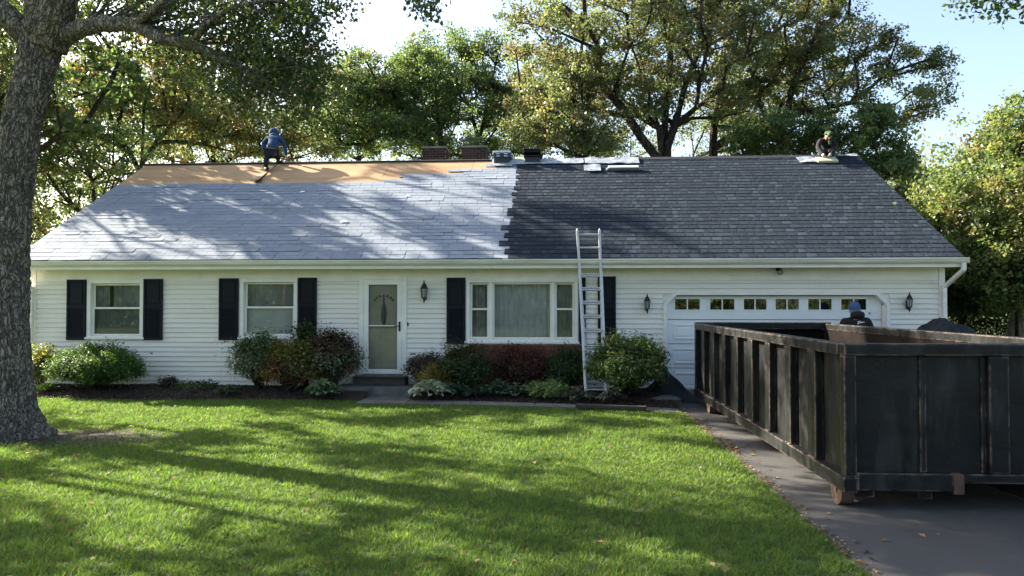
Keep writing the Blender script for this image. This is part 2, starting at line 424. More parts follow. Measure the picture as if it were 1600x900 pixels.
W1 = (WX(138), WX(226), WZ(180, 530), WZ(180, 437))
W2 = (WX(376), WX(466), WZ(420, 530), WZ(420, 435))
PW = (WX(729), WX(903), WZ(815, 536), WZ(815, 436))
DR = (WX(566), WX(632), WZ(600, 584), WZ(600, 434))
GA = (WX(1041), WX(1384), .02, WZ(1210, 461))
BRK = (WX(734), WX(912), .02, PW[2] - .02)
HOLES = [W1, W2, PW, DR, GA]
# wall shell in boxes round the openings
def shell(x0, x1, z0, z1, holes, y0, y1):
    xs = sorted({x0, x1, *[h[0] for h in holes], *[h[1] for h in holes]}); b = MB()
    for xa, xb in zip(xs, xs[1:]):
        hh = sorted([(h[2], h[3]) for h in holes if h[0] < (xa+xb)/2 < h[1]]); z = z0
        for a, c in hh:
            if a > z + .01: b.box(xa, xb, y0, y1, z, a)
            z = c
        if z1 > z + .01: b.box(xa, xb, y0, y1, z, z1)
    return b
b = shell(XL, XR, 0, 2.72, HOLES, 16.0, 16.16)
gable = [(16.0, 0), (25.4, 0), (25.4, 2.75), (20.75, 5.80), (16.0, 2.98)]
b.prism_x(gable, XL, XL + .12); b.prism_x(gable, XR - .12, XR); b.box(XL + .12, XR - .12, 25.3, 25.4, 0, 2.7)
hb(b, "wall", M['siding'])
hb(MB().box(XL - .01, XR + .01, 15.962, 16.0, -.1, .125), "foundation", M['found'])
hb(MB().box(XL+.12, XR-.12, 16.2, 25.3, .30, .34), "floor", M['curtain_dark'])
hb(MB().box(XL+.12, XR-.12, 16.2, 25.3, 2.74, 2.78), "ceiling", M['curtain_dark'])
# clapboards, one object per board
exp_ = .107; z = .13; row = 0
CUTS = [(W1[0]-.0, W1[1]+.0, W1[2], W1[3]), W2, PW, (DR[0]-.06, DR[1]+.06, DR[2]-.3, DR[3]+.05), (GA[0]-.07, GA[1]+.07, 0, GA[3]+.07), BRK]
while z < 2.43:
    z1 = min(z + exp_, 2.44)
    segs = [(XL + .11, XR - .11)]
    for c in CUTS:
        if c[2] < z + .06 and c[3] > z + .045:
            ns = []
            for a, d in segs:
                if c[1] <= a or c[0] >= d: ns.append((a, d)); continue
                if c[0] > a + .05: ns.append((a, c[0] - .002))
                if c[1] < d - .05: ns.append((c[1] + .002, d))
            segs = ns
    for a, d in segs:
        parts = [(a, d)]
        if d - a > 4.2:
            m_ = a + (d - a) * (.35 + .3 * random.random()); parts = [(a, m_ - .0015), (m_ + .0015, d)]
        for a2, d2 in parts:
            k = random.uniform(-.0015, .0015)
            hb(MB().prism_x([(15.962 + k, z), (15.962+k, z + .012), (15.992 + k, z1 + .004), (15.9995, z1 + .004), (15.9995, z)], a2, d2), "siding_board", M['siding'])
    z += exp_; row += 1
hb(MB().box(XL + .112, XR - .112, 15.968, 15.999, 2.442, 2.70), "frieze_board", M['white'])
for x0, x1 in ((XL - .012, XL + .108), (XR - .108, XR + .012)):
    hb(MB().box(x0, x1, 15.955, 16.02, .126, 2.698), "corner_board", M['white'], bevel=.004)
hb(MB().box(RXL + .02, RXR - .02, 15.535, 15.967, 2.700, 2.722), "soffit", M['white'])
hb(MB().box(RXL + .02, RXR - .02, 15.50, 15.534, 2.69, 2.845), "fascia_board", M['white'])
# gutter with an open K profile
gx0, gx1 = RXL + .01, RXR + .05
prof = [(15.499, 2.872), (15.499, 2.775), (15.44, 2.765), (15.40, 2.80), (15.385, 2.84), (15.365, 2.845), (15.362, 2.874), (15.374, 2.874), (15.376, 2.855), (15.395, 2.85), (15.41, 2.806), (15.444, 2.776), (15.489, 2.786), (15.489, 2.872)]
g = MB(); g.prism_x(prof, gx0, gx1); g.box(gx0 - .004, gx0, 15.37, 15.499, 2.768, 2.87); g.box(gx1, gx1 + .004, 15.37, 15.499, 2.768, 2.87)
hb(g, "gutter", M['gutter'])
for s, xe in ((1, XR - .03), (-1, XL + .03)):
    d = MB()
    xo = (gx1 - .08) if s > 0 else (gx0 + .08)
    d.box(xo - .04, xo + .04, 15.41, 15.48, 2.62, 2.766)
    d.bar((xo, 15.445, 2.63), (xe, 15.90, 2.30), .08, .065)
    d.box(xe - .04, xe + .04, 15.875, 15.945, .12, 2.33)
    d.bar((xe, 15.91, .14), (xe + s*.0, 15.6, .08), .08, .065)
    hb(d, "downspout", M['gutter'], bevel=.004)

# roof deck and its coverings; (u along X, v up the slope from the eave)
def rp(x, v, h=0.0):
    c, s = math.cos(SLOPE), math.sin(SLOPE)
    return Vector((x, EY + v * c - h * s, EZ + v * s + h * c))
def roof_hit(x, y, h=0.0):                    # where a photo pixel's ray meets the roof plane
    d = ray(x, y); n = Vector((0, -math.sin(SLOPE), math.cos(SLOPE)))
    p0 = rp(0, 0, h); o = Vector((0, 0, CAM_H)); t = (p0 - o).dot(n) / d.dot(n); return o + d * t
def roof_uv(x, y):
    p = roof_hit(x, y); return p.x, (p.y - EY) / math.cos(SLOPE)
RM = Matrix.Rotation(SLOPE, 4, 'X')           # local x along eave, y up slope, z out of the roof
def rmat(x, v, h=0.0):
    m = RM.copy(); m.translation = rp(x, v, h); return m
b = MB(); b.box(RXL + .01, RXR - .01, .02, SL, -.10, -.028, rmat(0, 0))
RMb = Matrix.Translation((0, RY, RZ)) @ Matrix.Rotation(-SLOPE, 4, 'X')
b.box(RXL + .01, RXR - .01, .02, SL, -.10, -.002, RMb)
deck = hb(b, "roof", M['deck'])
BOUND = roof_uv(796, 330)[0]
def ply_low(x):                               # lower edge of the bare strip, stepped as the men left it
    for px_, py_ in ((602, 284.5), (640, 276), (722, 269), (773, 262)):
        if x < roof_uv(px_, py_)[0]: return roof_uv(px_, py_)[1]
    return SL - .28
for i in range(5):
    xa = RXL + .012 + i * 2.42; xb = min(xa + 2.414, BOUND + .35)
    hb(MB().box(xa, xb, SL - 1.215, SL - .004, -.0275, -.013 + .0012 * (i % 3), rmat(0, 0)), "plywood_sheet", M['ply'], deck)
for i in range(6):
    xa = RXL + .012 + i * 2.42 - 1.2; xb = min(xa + 2.414, BOUND + .35); xa = max(xa, RXL + .012)
    hb(MB().box(xa, xb, SL - 2.43, SL - 1.218, -.0275, -.0135 + .0012 * (i % 2), rmat(0, 0)), "plywood_sheet", M['ply'], deck)
# old shingles
EXPO = .187
def strip_old(x0, x1, lift, rnd):
    tk = rnd.choice((.003, .004, .004, .005, .010)); b = MB(); n = max(1, round((x1 - x0) / .315)); w = (x1 - x0) / n
    for k in range(n):
        a, d = x0 + k*w + .003, x0 + (k+1)*w - .003
        e = rnd.uniform(-.003, .003); t = tk + (rnd.random() < .12) * rnd.uniform(0, .006)
        cl = rnd.uniform(0, .005) if rnd.random() < .2 else 0
        b.add([(a, e, lift+cl*.5), (d, e + rnd.uniform(-.005, .005), lift+cl), (d, EXPO + .05, lift - .008), (a, EXPO + .05, lift - .008),
               (a, e, lift + t + cl*.5), (d, e, lift + t + cl), (d, EXPO + .05, lift), (a, EXPO + .05, lift)],
              [(0,3,2,1),(4,5,6,7),(0,1,5,4),(1,2,6,5),(2,3,7,6),(3,0,4,7)])
    return b
rnd = random.Random(3)
variants = [strip_old(0, .945, 0, rnd).mesh("old_shingle") for _ in range(10)]
v = .0; row = 0; n_old = 0
while v < SL - .3:
    x = RXL + .01 - rnd.uniform(0, .9)
    while x < BOUND - .05:
        x0, x1 = max(x, RXL + .01), min(x + .945, BOUND + .12)
        xm = (x0 + x1) / 2
        if v + EXPO < ply_low(xm) + .02 and x1 - x0 > .08:
            h = rnd.uniform(-.001, .003)
            if x1 - x0 > .94: me = rnd.choice(variants)
            else: me = strip_old(0, x1 - x0, 0, rnd).mesh("old_shingle")
            o = link("old_shingle", me, M['old'], deck, rp(x0, v, h) - HO); o.rotation_euler = (SLOPE, 0, 0); n_old += 1
        x += .95
    v += EXPO; row += 1
# new laminated shingles
EXPN = .203
def strip_new(x0, x1, rnd):
    b = MB(); b.cur = (.93,)*3 + (1,)
    b.box(x0, x1, .0, EXPN + .04, -.009, .0098)
    x = x0 + rnd.uniform(0, .03)
    while x < x1 - .04:
        w = min(rnd.choice((.09, .13, .17, .2)), x1 - x)
        g = rnd.choice((.9, .95, 1.0, 1.04, 1.1, 1.3, 1.65)); b.cur = (g, g, g * 1.0, 1)
        t = .015
        b.add([(x, -.002, .0), (x+w, -.002, .0), (x+w-.012, EXPN + .02, .0), (x+.012, EXPN + .02, .0),
               (x, -.002, .004 + t), (x+w, -.002, .004 + t), (x+w-.012, EXPN + .02, .006), (x+.012, EXPN + .02, .006)],
              [(0,3,2,1),(4,5,6,7),(0,1,5,4),(1,2,6,5),(2,3,7,6),(3,0,4,7)])
        x += w + rnd.uniform(.02, .06)
    return b
nvar = [strip_new(0, 1.0, rnd).mesh("new_shingle") for _ in range(14)]
v = -.02; row = 0; n_new = 0
while v < SL - .1:
    xs0 = BOUND + (.0 if row % 2 else .10) + rnd.uniform(-.06, .06) - (.12 if row in (3, 7, 12) else 0)
    x = xs0; first = True
    while x < RXR - .01:
        w = 1.0 if not first else rnd.choice((1.0, .55, .8)); x1 = min(x + w, RXR - .005)
        if x1 - x > .995: me = rnd.choice(nvar)
        else: me = strip_new(0, x1 - x, rnd).mesh("new_shingle")
        o = link("new_shingle", me, M['new'], deck, rp(x + .001, v, .006 + .002 * (row % 2)) - HO); o.rotation_euler = (SLOPE, 0, 0); n_new += 1
        x = x1 + .002; first = False
    v += EXPN; row += 1
b = MB(); b.box(RXL, BOUND, -.03, .03, -.027, -.006, rmat(0, 0)); hb(b, "drip_edge", M['dripedge'], deck)
b = MB(); b.box(BOUND + .001, RXR, -.03, .03, -.027, -.008, rmat(0, 0)); hb(b, "drip_edge", M['white'], deck)
b = MB(); b.box(RXL, RXR, SL - .0, SL + .05, -.06, .035, rmat(0, 0)); hb(b, "ridge_shadow_strip", M['dripedge'], deck)  # thin dark strip standing in for the shadow line along the ridge
for s in (0, 1):                              # rake boards up each gable edge, front and back
    xa, xb = ((RXL - .02, RXL + .008), (RXR - .008, RXR + .02))[s]
    b = MB(); b.box(xa, xb, 0, SL, -.19, -.03, rmat(0, 0)); b.box(xa, xb, 0, SL, -.19, -.03, RMb)
    hb(b, "rake_board", M['white'], deck)
for i in range(24):                           # caps laid over the ridge on the finished half
    xa = BOUND + 2.9 + i * .27
    if xa > RXR - .2: break
    b = MB(); b.box(xa, xa + .262, SL - .14, SL + .01, .022, .034 + .002 * (i % 2), rmat(0, 0)); hb(b, "ridge_cap", M['dripedge'], deck)

# double hung windows
def frame_ring(x0, x1, z0, z1, w, y0, y1, wb=None):
    wb = wb or w; b = MB()
    b.box(x0, x1, y0, y1, z1 - w, z1); b.box(x0, x1, y0, y1, z0, z0 + wb)
    b.box(x0, x0 + w, y0, y1, z0 + wb, z1 - w); b.box(x1 - w, x1, y0, y1, z0 + wb, z1 - w); return b
def pane(x0, x1, z0, z1, y, parent, mt='glass', name="pane"):
    return hb(MB().box(x0, x1, y, y + .006, z0, z1), name, M[mt], parent)
def hung(x0, x1, z0, z1, win, y=16.02):
    zm = z0 + (z1 - z0) * .53
    for a, c, yy in ((zm - .02, z1, y + .035), (z0, zm + .02, y)):
        s = hb(frame_ring(x0, x1, a, c, .042, yy, yy + .03), "sash", M['white'], win, bevel=.004)
        pane(x0 + .042, x1 - .042, a + .042, c - .042, yy + .014, win)
def drape(x0, x1, z0, z1, y, mt, win, amp=.02, wl=.13, name="curtain"):
    n = max(8, int((x1 - x0) / .012)) if amp else 1
    p = []
    for i in range(n + 1):
        x = x0 + (x1 - x0) * i / n
        yy = y + (amp * (math.sin(x / wl * 6.28 + 1.1 * math.sin(x * 5)) + .3 * math.sin(x / wl * 17)) if amp else 0)
        p += [(x, yy, z0), (x, yy, z1)]
    return hb(MB().add(p, [(2*i, 2*i+2, 2*i+3, 2*i+1) for i in range(n)]), name, M[mt], win, smooth=bool(amp))
for (x0, x1, z0, z1), kind in ((W1, 0), (W2, 1)):
    win = hb(frame_ring(x0, x1, z0, z1, .085, 15.945, 16.06, .075), "window", M['white'], house, bevel=.005)
    hb(MB().box(x0 - .03, x1 + .03, 15.915, 15.944, z0 + .0, z0 + .045), "sill", M['white'], win, bevel=.005)
    hung(x0 + .087, x1 - .087, z0 + .077, z1 - .087, win)
    zm = z0 + (z1 - z0) * .53
    if kind == 0:
        drape(x0 + .09, x0 + .42, zm, z1 - .08, 16.15, 'curtain_dark', win, .015, .1); drape(x0 + .5, x1 - .09, zm, z1 - .08, 16.17, 'curtain_dark', win, .02, .16)
        drape(x0 + .09, x1 - .09, z0 + .07, zm, 16.13, 'screen', win, 0, name="insect_screen")
    else:
        drape(x0 + .09, x1 - .09, zm, z1 - .08, 16.17, 'curtain_dark', win, .008, .4)
        drape(x0 + .09, x1 - .09, z0 + .07, zm, 16.13, 'blind', win, 0, name="blind")
win = hb(frame_ring(PW[0], PW[1], PW[2], PW[3], .075, 15.94, 16.06, .085), "window", M['white'], house, bevel=.005); win['label'] = "wide three part picture window over brick"
xc = [PW[0] + .077, WX(764), WX(770), WX(862), WX(867), PW[1] - .077]
for a, c in ((xc[1], xc[2]), (xc[3], xc[4])):
    hb(MB().box(a, c, 15.95, 16.06, PW[2] + .087, PW[3] - .077), "mullion", M['white'], win, bevel=.004)
hung(xc[0], xc[1] - .002, PW[2] + .088, PW[3] - .078, win); hung(xc[4] + .002, xc[5], PW[2] + .088, PW[3] - .078, win)
hb(frame_ring(xc[2] + .002, xc[3] - .002, PW[2] + .088, PW[3] - .078, .035, 16.01, 16.05), "sash", M['white'], win, bevel=.004)
pane(xc[2] + .035, xc[3] - .035, PW[2] + .12, PW[3] - .11, 16.025, win)
hb(MB().box(PW[0] - .03, PW[1] + .03, 15.90, 15.939, PW[2] - .01, PW[2] + .04), "sill", M['white'], win, bevel=.005)
drape(xc[2], xc[3], PW[2] + .05, PW[3] - .05, 16.20, 'curtain', win, .022, .11)
drape(xc[0], xc[1], PW[2] + .05, PW[3] - .05, 16.20, 'curtain_dark', win, .02, .14); drape(xc[4], xc[5], PW[2] + .05, PW[3] - .05, 16.20, 'curtain_dark', win, .02, .14)

# shutters: raised panel above, louvres below
def shutter(xa, xb, za, zb, mid=.55):
    b = frame_ring(xa, xb, za, zb, .05, 15.925, 15.968, .07)
    zm = za + (zb - za) * mid
    b.box(xa + .05, xb - .05, 15.925, 15.968, zm - .035, zm + .035)
    b.box(xa + .05, xb - .05, 15.945, 15.968, za + .07, zm - .035); b.box(xa + .05, xb - .05, 15.945, 15.968, zm + .035, zb - .05)
    s = hb(b, "shutter", M['shutter'], house, bevel=.003)
    if xb - xa > .25:
        hb(MB().box(xa + .075, xb - .075, 15.932, 15.9445, zm + .07, zb - .085), "raised_panel", M['shutter'], s, bevel=.008)
        l = MB(); z = za + .085
        while z < zm - .06:
            l.add([(xa+.055, 15.930, z), (xb-.055, 15.930, z), (xb-.055, 15.9445, z+.018), (xa+.055, 15.9445, z+.018), (xa+.055, 15.930, z+.005), (xb-.055, 15.930, z+.005), (xb-.055, 15.9445, z+.024), (xa+.055, 15.9445, z+.024)],
                  [(0,3,2,1),(4,5,6,7),(0,1,5,4),(1,2,6,5),(2,3,7,6),(3,0,4,7)]); z += .029
        tag(hb(l, "louvre", M['shutter'], s), kind='stuff')
for pa, pb, y0, y1 in ((107, 136.5, 531, 437), (226.5, 256, 531, 436), (344, 374, 531, 435), (467, 496, 529, 434), (698.5, 727.5, 537, 434), (934, 962, 537, 432), (904.5, 915, 537, 434)):
    shutter(WX(pa), WX(pb), WZ(pa, y0), WZ(pa, y1))

# front door behind a glazed storm door
dx0, dx1, dz0, dz1 = DR
cas = MB(); cas.box(dx0 - .06, dx0 + .045, 15.945, 16.1, dz0, dz1 + .045); cas.box(dx1 - .045, dx1 + .06, 15.945, 16.1, dz0, dz1 + .045); cas.box(dx0 + .045, dx1 - .045, 15.945, 16.1, dz1 - .045, dz1 + .045)
fr = hb(cas, "door_frame", M['white'], house, bevel=.005)
hb(MB().box(dx0 + .046, dx1 - .046, 15.90, 16.12, dz0 - .03, dz0), "threshold", M['found'], fr)
storm = frame_ring(dx0 + .047, dx1 - .047, dz0 + .005, dz1 - .047, .105, 15.952, 15.99, .10)
zmid = dz0 + (dz1 - dz0) * .50; storm.box(dx0 + .152, dx1 - .152, 15.955, 15.988, zmid - .012, zmid + .012)
sd = hb(storm, "storm_door", M['white'], house, bevel=.005)
pane(dx0 + .152, dx1 - .152, zmid + .012, dz1 - .152, 15.968, sd, 'storm_glass'); pane(dx0 + .152, dx1 - .152, dz0 + .105, zmid - .012, 15.968, sd, 'storm_glass')
hx = dx1 - .095; h = MB(); h.box(hx - .02, hx + .02, 15.938, 15.952, zmid - .12, zmid + .09); h.bar((hx, 15.92, zmid + .0), (hx - .11, 15.915, zmid - .005), .018, .018); h.tube([(hx, 15.95, zmid), (hx, 15.915, zmid)], .012)
hb(h, "handle", M['black'], sd)
fd = hb(MB().box(dx0 + .05, dx1 - .05, 16.06, 16.10, dz0 + .005, dz1 - .05), "front_door", M['door'], house)
cx = (dx0 + dx1) / 2
for sx in (-1, 1):
    for za, zb in ((.12, .62), (.72, 1.02)):
        hb(MB().box(cx + sx * .20 - .14, cx + sx * .20 + .14, 16.045, 16.059, dz0 + za, dz0 + zb), "raised_panel", M['door'], fd, bevel=.012)
hb(MB().prism([(cx + .065 * math.cos(t), dz0 + 1.30 + .24 * math.sin(t)) for t in np.linspace(0, 6.283, 25)[:-1]], 16.046, 16.0595), "oval_light", M['screen'], fd)
o = MB()                                      # the hanging ornament on the door glass
for q in range(7):
    t = math.pi * (.12 + .76 * q / 6); o.tube([(cx + .19 * math.cos(t), 16.03, dz0 + 1.56 + .13 * math.sin(t)), (cx + .24 * math.cos(t), 16.025, dz0 + 1.56 + .17 * math.sin(t))], .02, 5)
o.tube([(cx, 16.035, dz0 + 1.72), (cx, 16.03, dz0 + 1.35), (cx, 16.035, dz0 + 1.02)], [.010, .030, .014], 6)
hb(o, "door_ornament", M['screen'], fd)
hb(MB().box(dx0 - .10, dx1 + .10, 15.62, 15.95, .20, dz0 - .05), "wooden_step", M['woodstep'], house, bevel=.01)
hb(MB().box(dx0 - .10 - .0, dx1 + .10, 15.58, 15.90, dz0 - .048, dz0 - .031), "door_mat", M['black'], house)
hb(MB().box(dx0 - .42, dx1 + .42, 15.2, 15.955, -.05, .198), "doorstep", M['concrete'], house, bevel=.015)
hb(MB().box(dx1 + .075, dx1 + .10, 15.957, 15.974, zmid + .0, zmid + .075), "doorbell", M['black'], house)

# garage: chamfered opening, sectional door with six twin lights
gx0_, gx1_, gz0, gz1 = GA; ch = .21
trim = MB()
trim.prism([(gx0_ - .07, .03), (gx0_, .03), (gx0_, gz1 - ch), (gx0_ + ch, gz1), (gx1_ - ch, gz1), (gx1_, gz1 - ch), (gx1_, .03), (gx1_ + .07, .03), (gx1_ + .07, gz1 - ch + .03), (gx1_ - ch + .03, gz1 + .07), (gx0_ + ch - .03, gz1 + .07), (gx0_ - .07, gz1 - ch + .03)], 15.945, 15.998)
gf = hb(trim, "garage_door_frame", M['white'], house)
for s, xe in ((1, gx0_), (-1, gx1_)):
    hb(MB().prism([(xe, gz1 - ch), (xe + s*ch, gz1), (xe, gz1)][::s], 15.999, 16.12), "corner_return", M['white'], gf)
    xq = sorted((xe, xe + s * .035)); hb(MB().box(xq[0], xq[1], 16.0, 16.12, .03, gz1 - ch), "jamb", M['white'], gf)
gd = None; nsec = 4; gh = (gz1 - .05) / nsec
wins = [(1054, 1094), (1109, 1148), (1161.5, 1198), (1211, 1248.5), (1262, 1300), (1313.5, 1354)]
wz0, wz1 = WZ(1200, 484.5), WZ(1200, 466.5)
GDY = 16.125
def gx(p): return at(p, 475, GDY).x
for s in range(nsec):
    za, zb = .05 + s * gh, .05 + (s + 1) * gh - .014
    if s < nsec - 1: bb = MB().box(gx0_ + .036, gx1_ - .036, GDY, GDY + .045, za, zb)
    else: bb = shell(gx0_ + .036, gx1_ - .036, za, zb, [(gx(a), gx(c), wz0, wz1) for a, c in wins], GDY, GDY + .045)
    if gd is None: gd = hb(bb, "garage_door", M['garage'], house, bevel=.003)
    else: hb(bb, "door_section", M['garage'], gd, bevel=.003)
    if s < nsec - 1:
        for a, c in wins:
            xa, xb = gx(a) - .02, gx(c) + .02
            hb(frame_ring(xa, xb, za + .09, zb - .09, .035, GDY - .022, GDY - .0005), "panel_moulding", M['garage'], gd, bevel=.004)
            hb(MB().box(xa + .07, xb - .07, GDY - .010, GDY - .0005, za + .16, zb - .16), "raised_panel", M['garage'], gd, bevel=.008)
for a, c in wins:
    xa, xb = gx(a), gx(c); xm = (xa + xb) / 2
    fb = frame_ring(xa - .02, xb + .02, wz0 - .02, wz1 + .02, .028, GDY - .014, GDY + .03); fb.box(xm - .012, xm + .012, GDY - .008, GDY + .03, wz0 + .008, wz1 - .008)
    hb(fb, "light_frame", M['garage'], gd)
    tl = random.uniform(-.006, .006)
    for p0, p1 in ((xa + .008, xm - .012), (xm + .012, xb - .008)):
        q = hb(MB().box(p0, p1, GDY + .008, GDY + .012, wz0 + .008, wz1 - .008), "pane", M['garage_glass'], gd)
hb(MB().box(gx1_ - .30, gx1_ - .27, GDY - .03, GDY, 1.72, 1.77), "handle", M['steel'], gd)

# lanterns and flood light
def lantern(x, z, s=1.0):
    b = MB(); b.box(x - .035*s, x + .035*s, 15.945, 15.97, z - .12*s, z + .10*s)
    b.tube([(x, 15.95, z - .10*s), (x, 15.90, z - .15*s), (x, 15.85, z - .11*s)], .012*s, 6)
    b.tube([(x, 15.85, z - .20*s), (x, 15.85, z - .08*s)], [.008*s, .03*s], 8)
    Mx = Matrix.Translation((x, 15.85, z))
    b.lathe([(.07*s, .13*s), (.085*s, .12*s), (.055*s, .20*s), (.02*s, .25*s), (.012*s, .30*s), (.004*s, .31*s)], 8, Mx)
    b.lathe([(.03*s, -.09*s), (.06*s, -.075*s), (.055*s, -.06*s)], 8, Mx)
    for k in range(6):
        t = k * math.pi / 3; c_, s_ = math.cos(t), math.sin(t)
        b.bar((x + .052*s*c_, 15.85 + .052*s*s_, z - .07*s), (x + .075*s*c_, 15.85 + .075*s*s_, z + .125*s), .012*s, .012*s)
    l = hb(b, "wall_lantern", M['black'], house)
    hb(MB().lathe([(.045*s, -.06*s), (.066*s, .12*s)], 6, Mx), "lantern_glass", M['lamp_glass'], l)
lantern(WX(664.5), WZ(664, 460), .98); lantern(WX(1010), WZ(1010, 478), .84); lantern(WX(1416), WZ(1416, 475.5), .82)
fx, fz = WX(1215), WZ(1215, 424)
b = MB(); b.tube([(fx, 15.967, fz + .05), (fx, 15.90, fz + .04), (fx, 15.86, fz + .0)], .018, 8); b.tube([(fx + .02, 15.88, fz + .02), (fx, 15.80, fz - .03)], [.04, .062], 12); b.tube([(fx, 15.969, fz + .05), (fx, 15.955, fz + .05)], .05, 12)
fl = hb(b, "floodlight", M['black'], house)
hb(MB().tube([(fx, 15.80, fz - .03), (fx - .001, 15.797, fz - .032)], .05, 12), "lens", M['lamp_glass'], fl)

# brick apron under the picture window
ap = hb(MB().box(BRK[0], BRK[1], 15.93, 15.999, .02, BRK[3] - .02), "brick_wall", M['mortar'], house)
def bricks(parent, x0, x1, y0, y1, z0, z1, mt, bw=.203, bh=.062, jt=.011, prot=.008):
    me = {}; z = z0 + .006; r = 0; n = 0
    while z + bh < z1 + .01:
        x = x0 - (bw / 2 if r % 2 else 0)
        while x < x1 - .02:
            a, c = max(x, x0), min(x + bw, x1); w = round(c - a, 3)
            if w > .03:
                if w not in me: me[w] = MB().box(0, w, 0, y1 - y0, 0, bh).mesh("brick")
                link("brick", me[w], mt, parent, Vector((a, y0 - prot + random.uniform(-.003, .003), z)) - wloc(parent)); n += 1
            x += bw + jt
        z += bh + jt; r += 1
bricks(ap, BRK[0], BRK[1], 15.925, 15.95, .12, BRK[3] - .11, M['brick'])
x = BRK[0]; me = MB().box(0, .062, -.06, .06, 0, .09).mesh("brick")
while x < BRK[1] - .06:
    o = link("brick", me, M['brick'], ap, Vector((x, 15.925, BRK[3] - .115)) - HO); o.rotation_euler = (R(12), 0, 0); x += .073
# chimneys behind the ridge
MBS = MB().box(0, .02, 0, .203, 0, .062).mesh("brick")
for pa, pb, py in ((660, 696, 229), (722, 760, 228)):
    p0, p1 = at(pa, py, 22.2), at(pb, py, 22.2)
    c = hb(MB().box(p0.x, p1.x, 22.2, 22.9, 4.6, p0.z), "chimney", M['mortar'], house)
    bricks(c, p0.x, p1.x, 22.195, 22.24, p0.z - 1.15, p0.z - .06, M['chim_brick'])
    for xs_, nm in ((p0.x - .008, 0), (p1.x - .012, 1)):
        z = p0.z - 1.14; r = 0
        while z < p0.z - .1:
            y = 22.21 + (.1 if r % 2 else 0)
            while y < 22.85:
                link("brick", MBS, M['chim_brick'], c, Vector((xs_, y, z)) - HO)
                y += .214
            z += .073; r += 1
    hb(MB().box(p0.x - .03, p1.x + .03, 22.17, 22.93, p0.z - .055, p0.z), "chimney_cap", M['found'], c)
    if pa > 700:
        cx_ = (p0.x + p1.x) / 2 - .02; b = MB()
        for sx in (-.16, .16):
            for yy in (22.35, 22.75): b.bar((cx_ + sx, yy, p0.z), (cx_ + sx, yy, p0.z + .26), .02, .02)
        b.box(cx_ - .27, cx_ + .27, 22.3, 22.8, p0.z + .26, p0.z + .285)
        hb(b, "rain_cap", M['ventgreen'], c)

# ------------------------------------------------------------------ DUMPSTER
DW, DL, DT = 2.55, 7.4, 1.555
dump = thing("dumpster", (2.653, 7.15, 0.012), "long open black steel roll off dumpster on the asphalt drive", "dumpster")
dump.rotation_euler = (0, 0, R(.58))
def db_(b, name, mt='dump', parent=dump, **k): return b.build(name, M[mt], parent, off=(0, 0, 0), **k)
for nm, b in (("top_rail", MB().box(-.015, .115, 0.13, DL - .13, DT - .115, DT)), ("top_rail", MB().box(DW - .115, DW + .015, .13, DL - .13, DT - .115, DT)),
              ("top_rail", MB().box(.0, DW, -.015, .129, DT - .113, DT + .002)), ("top_rail", MB().box(.0, DW, DL - .129, DL + .015, DT - .113, DT + .022))):
    db_(b, nm, bevel=.012)
for x0 in (-.012, DW - .115):
    b = MB().box(x0, x0 + .127, .0, DL, .16, .305); db_(b, "bottom_rail", bevel=.008)
for x0, x1 in ((.095, .103), (DW - .103, DW - .095)):
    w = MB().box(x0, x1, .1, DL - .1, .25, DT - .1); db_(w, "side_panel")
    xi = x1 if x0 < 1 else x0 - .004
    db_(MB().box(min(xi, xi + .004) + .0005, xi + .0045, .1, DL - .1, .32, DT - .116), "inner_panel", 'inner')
ribs_y = [.80 + i * .82 for i in range(8)]
for k, y in enumerate(ribs_y):
    wd = .20 if k % 3 else .24
    for sgn in (0, 1):
        xa, xb = (.004, .0945) if sgn == 0 else (DW - .0945, DW - .004)
        b = MB().box(xa, xb, y, y + wd, .306, DT - .116)
        db_(b, "rib", bevel=.012)
        if sgn == 0: db_(MB().add([(.003, y + .02, .32), (-.01, y + .02, .306), (-.01, y + wd - .02, .306), (.003, y + wd - .02, .32), (.003, y + .02, .3065), (.003, y + wd - .02, .3065)], [(0, 1, 2, 3), (0, 4, 1), (2, 5, 3), (1, 4, 5, 2)]), "gusset")
for x0 in (0, DW - .11):
    for y0 in (0, DL - .11):
        db_(MB().box(x0, x0 + .11, y0, y0 + .11, .306, DT - .114), "corner_post", bevel=.008)
for y0, nm in ((.055, "end_panel"), (DL - .063, "end_panel")):
    db_(MB().box(.1, DW - .1, y0, y0 + .008, .3, DT - .1), nm)
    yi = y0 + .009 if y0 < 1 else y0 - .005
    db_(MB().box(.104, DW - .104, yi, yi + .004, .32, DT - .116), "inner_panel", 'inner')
db_(MB().box(1.31, 1.49, -.012, .054, .352, DT - .116), "end_post", bevel=.01)
db_(MB().box(.70, .76, .03, .0545, .352, DT - .116), "end_stiffener", bevel=.008)
db_(MB().box(1.26, 1.305, .035, .0545, .352, DT - .116), "end_stiffener", bevel=.006)
db_(MB().box(2.02, 2.08, .03, .0545, .352, DT - .116), "end_stiffener", bevel=.008)
db_(MB().box(.111, .98, -.010, .12, .185, .35), "bottom_rail", bevel=.008)
db_(MB().box(1.075, DW - .115, -.008, .12, .262, .35), "bottom_rail", bevel=.008)
b = MB().box(.981, 1.074, -.02, .12, .160, .349); db_(b, "bracket", 'rust', bevel=.01)
db_(MB().box(.116, DW - .116, DL - .12, DL + .0, .18, .305), "bottom_rail")
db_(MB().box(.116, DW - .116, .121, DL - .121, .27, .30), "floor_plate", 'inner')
for x0 in (.70, 1.68): db_(MB().box(x0, x0 + .14, .1, DL - .1, .085, .2695), "skid_rail", 'dump', bevel=.006)
for k in range(12): db_(MB().box(.13, .699, .4 + k*.58, .48 + k*.58, .21, .2692), "cross_member", 'rust')
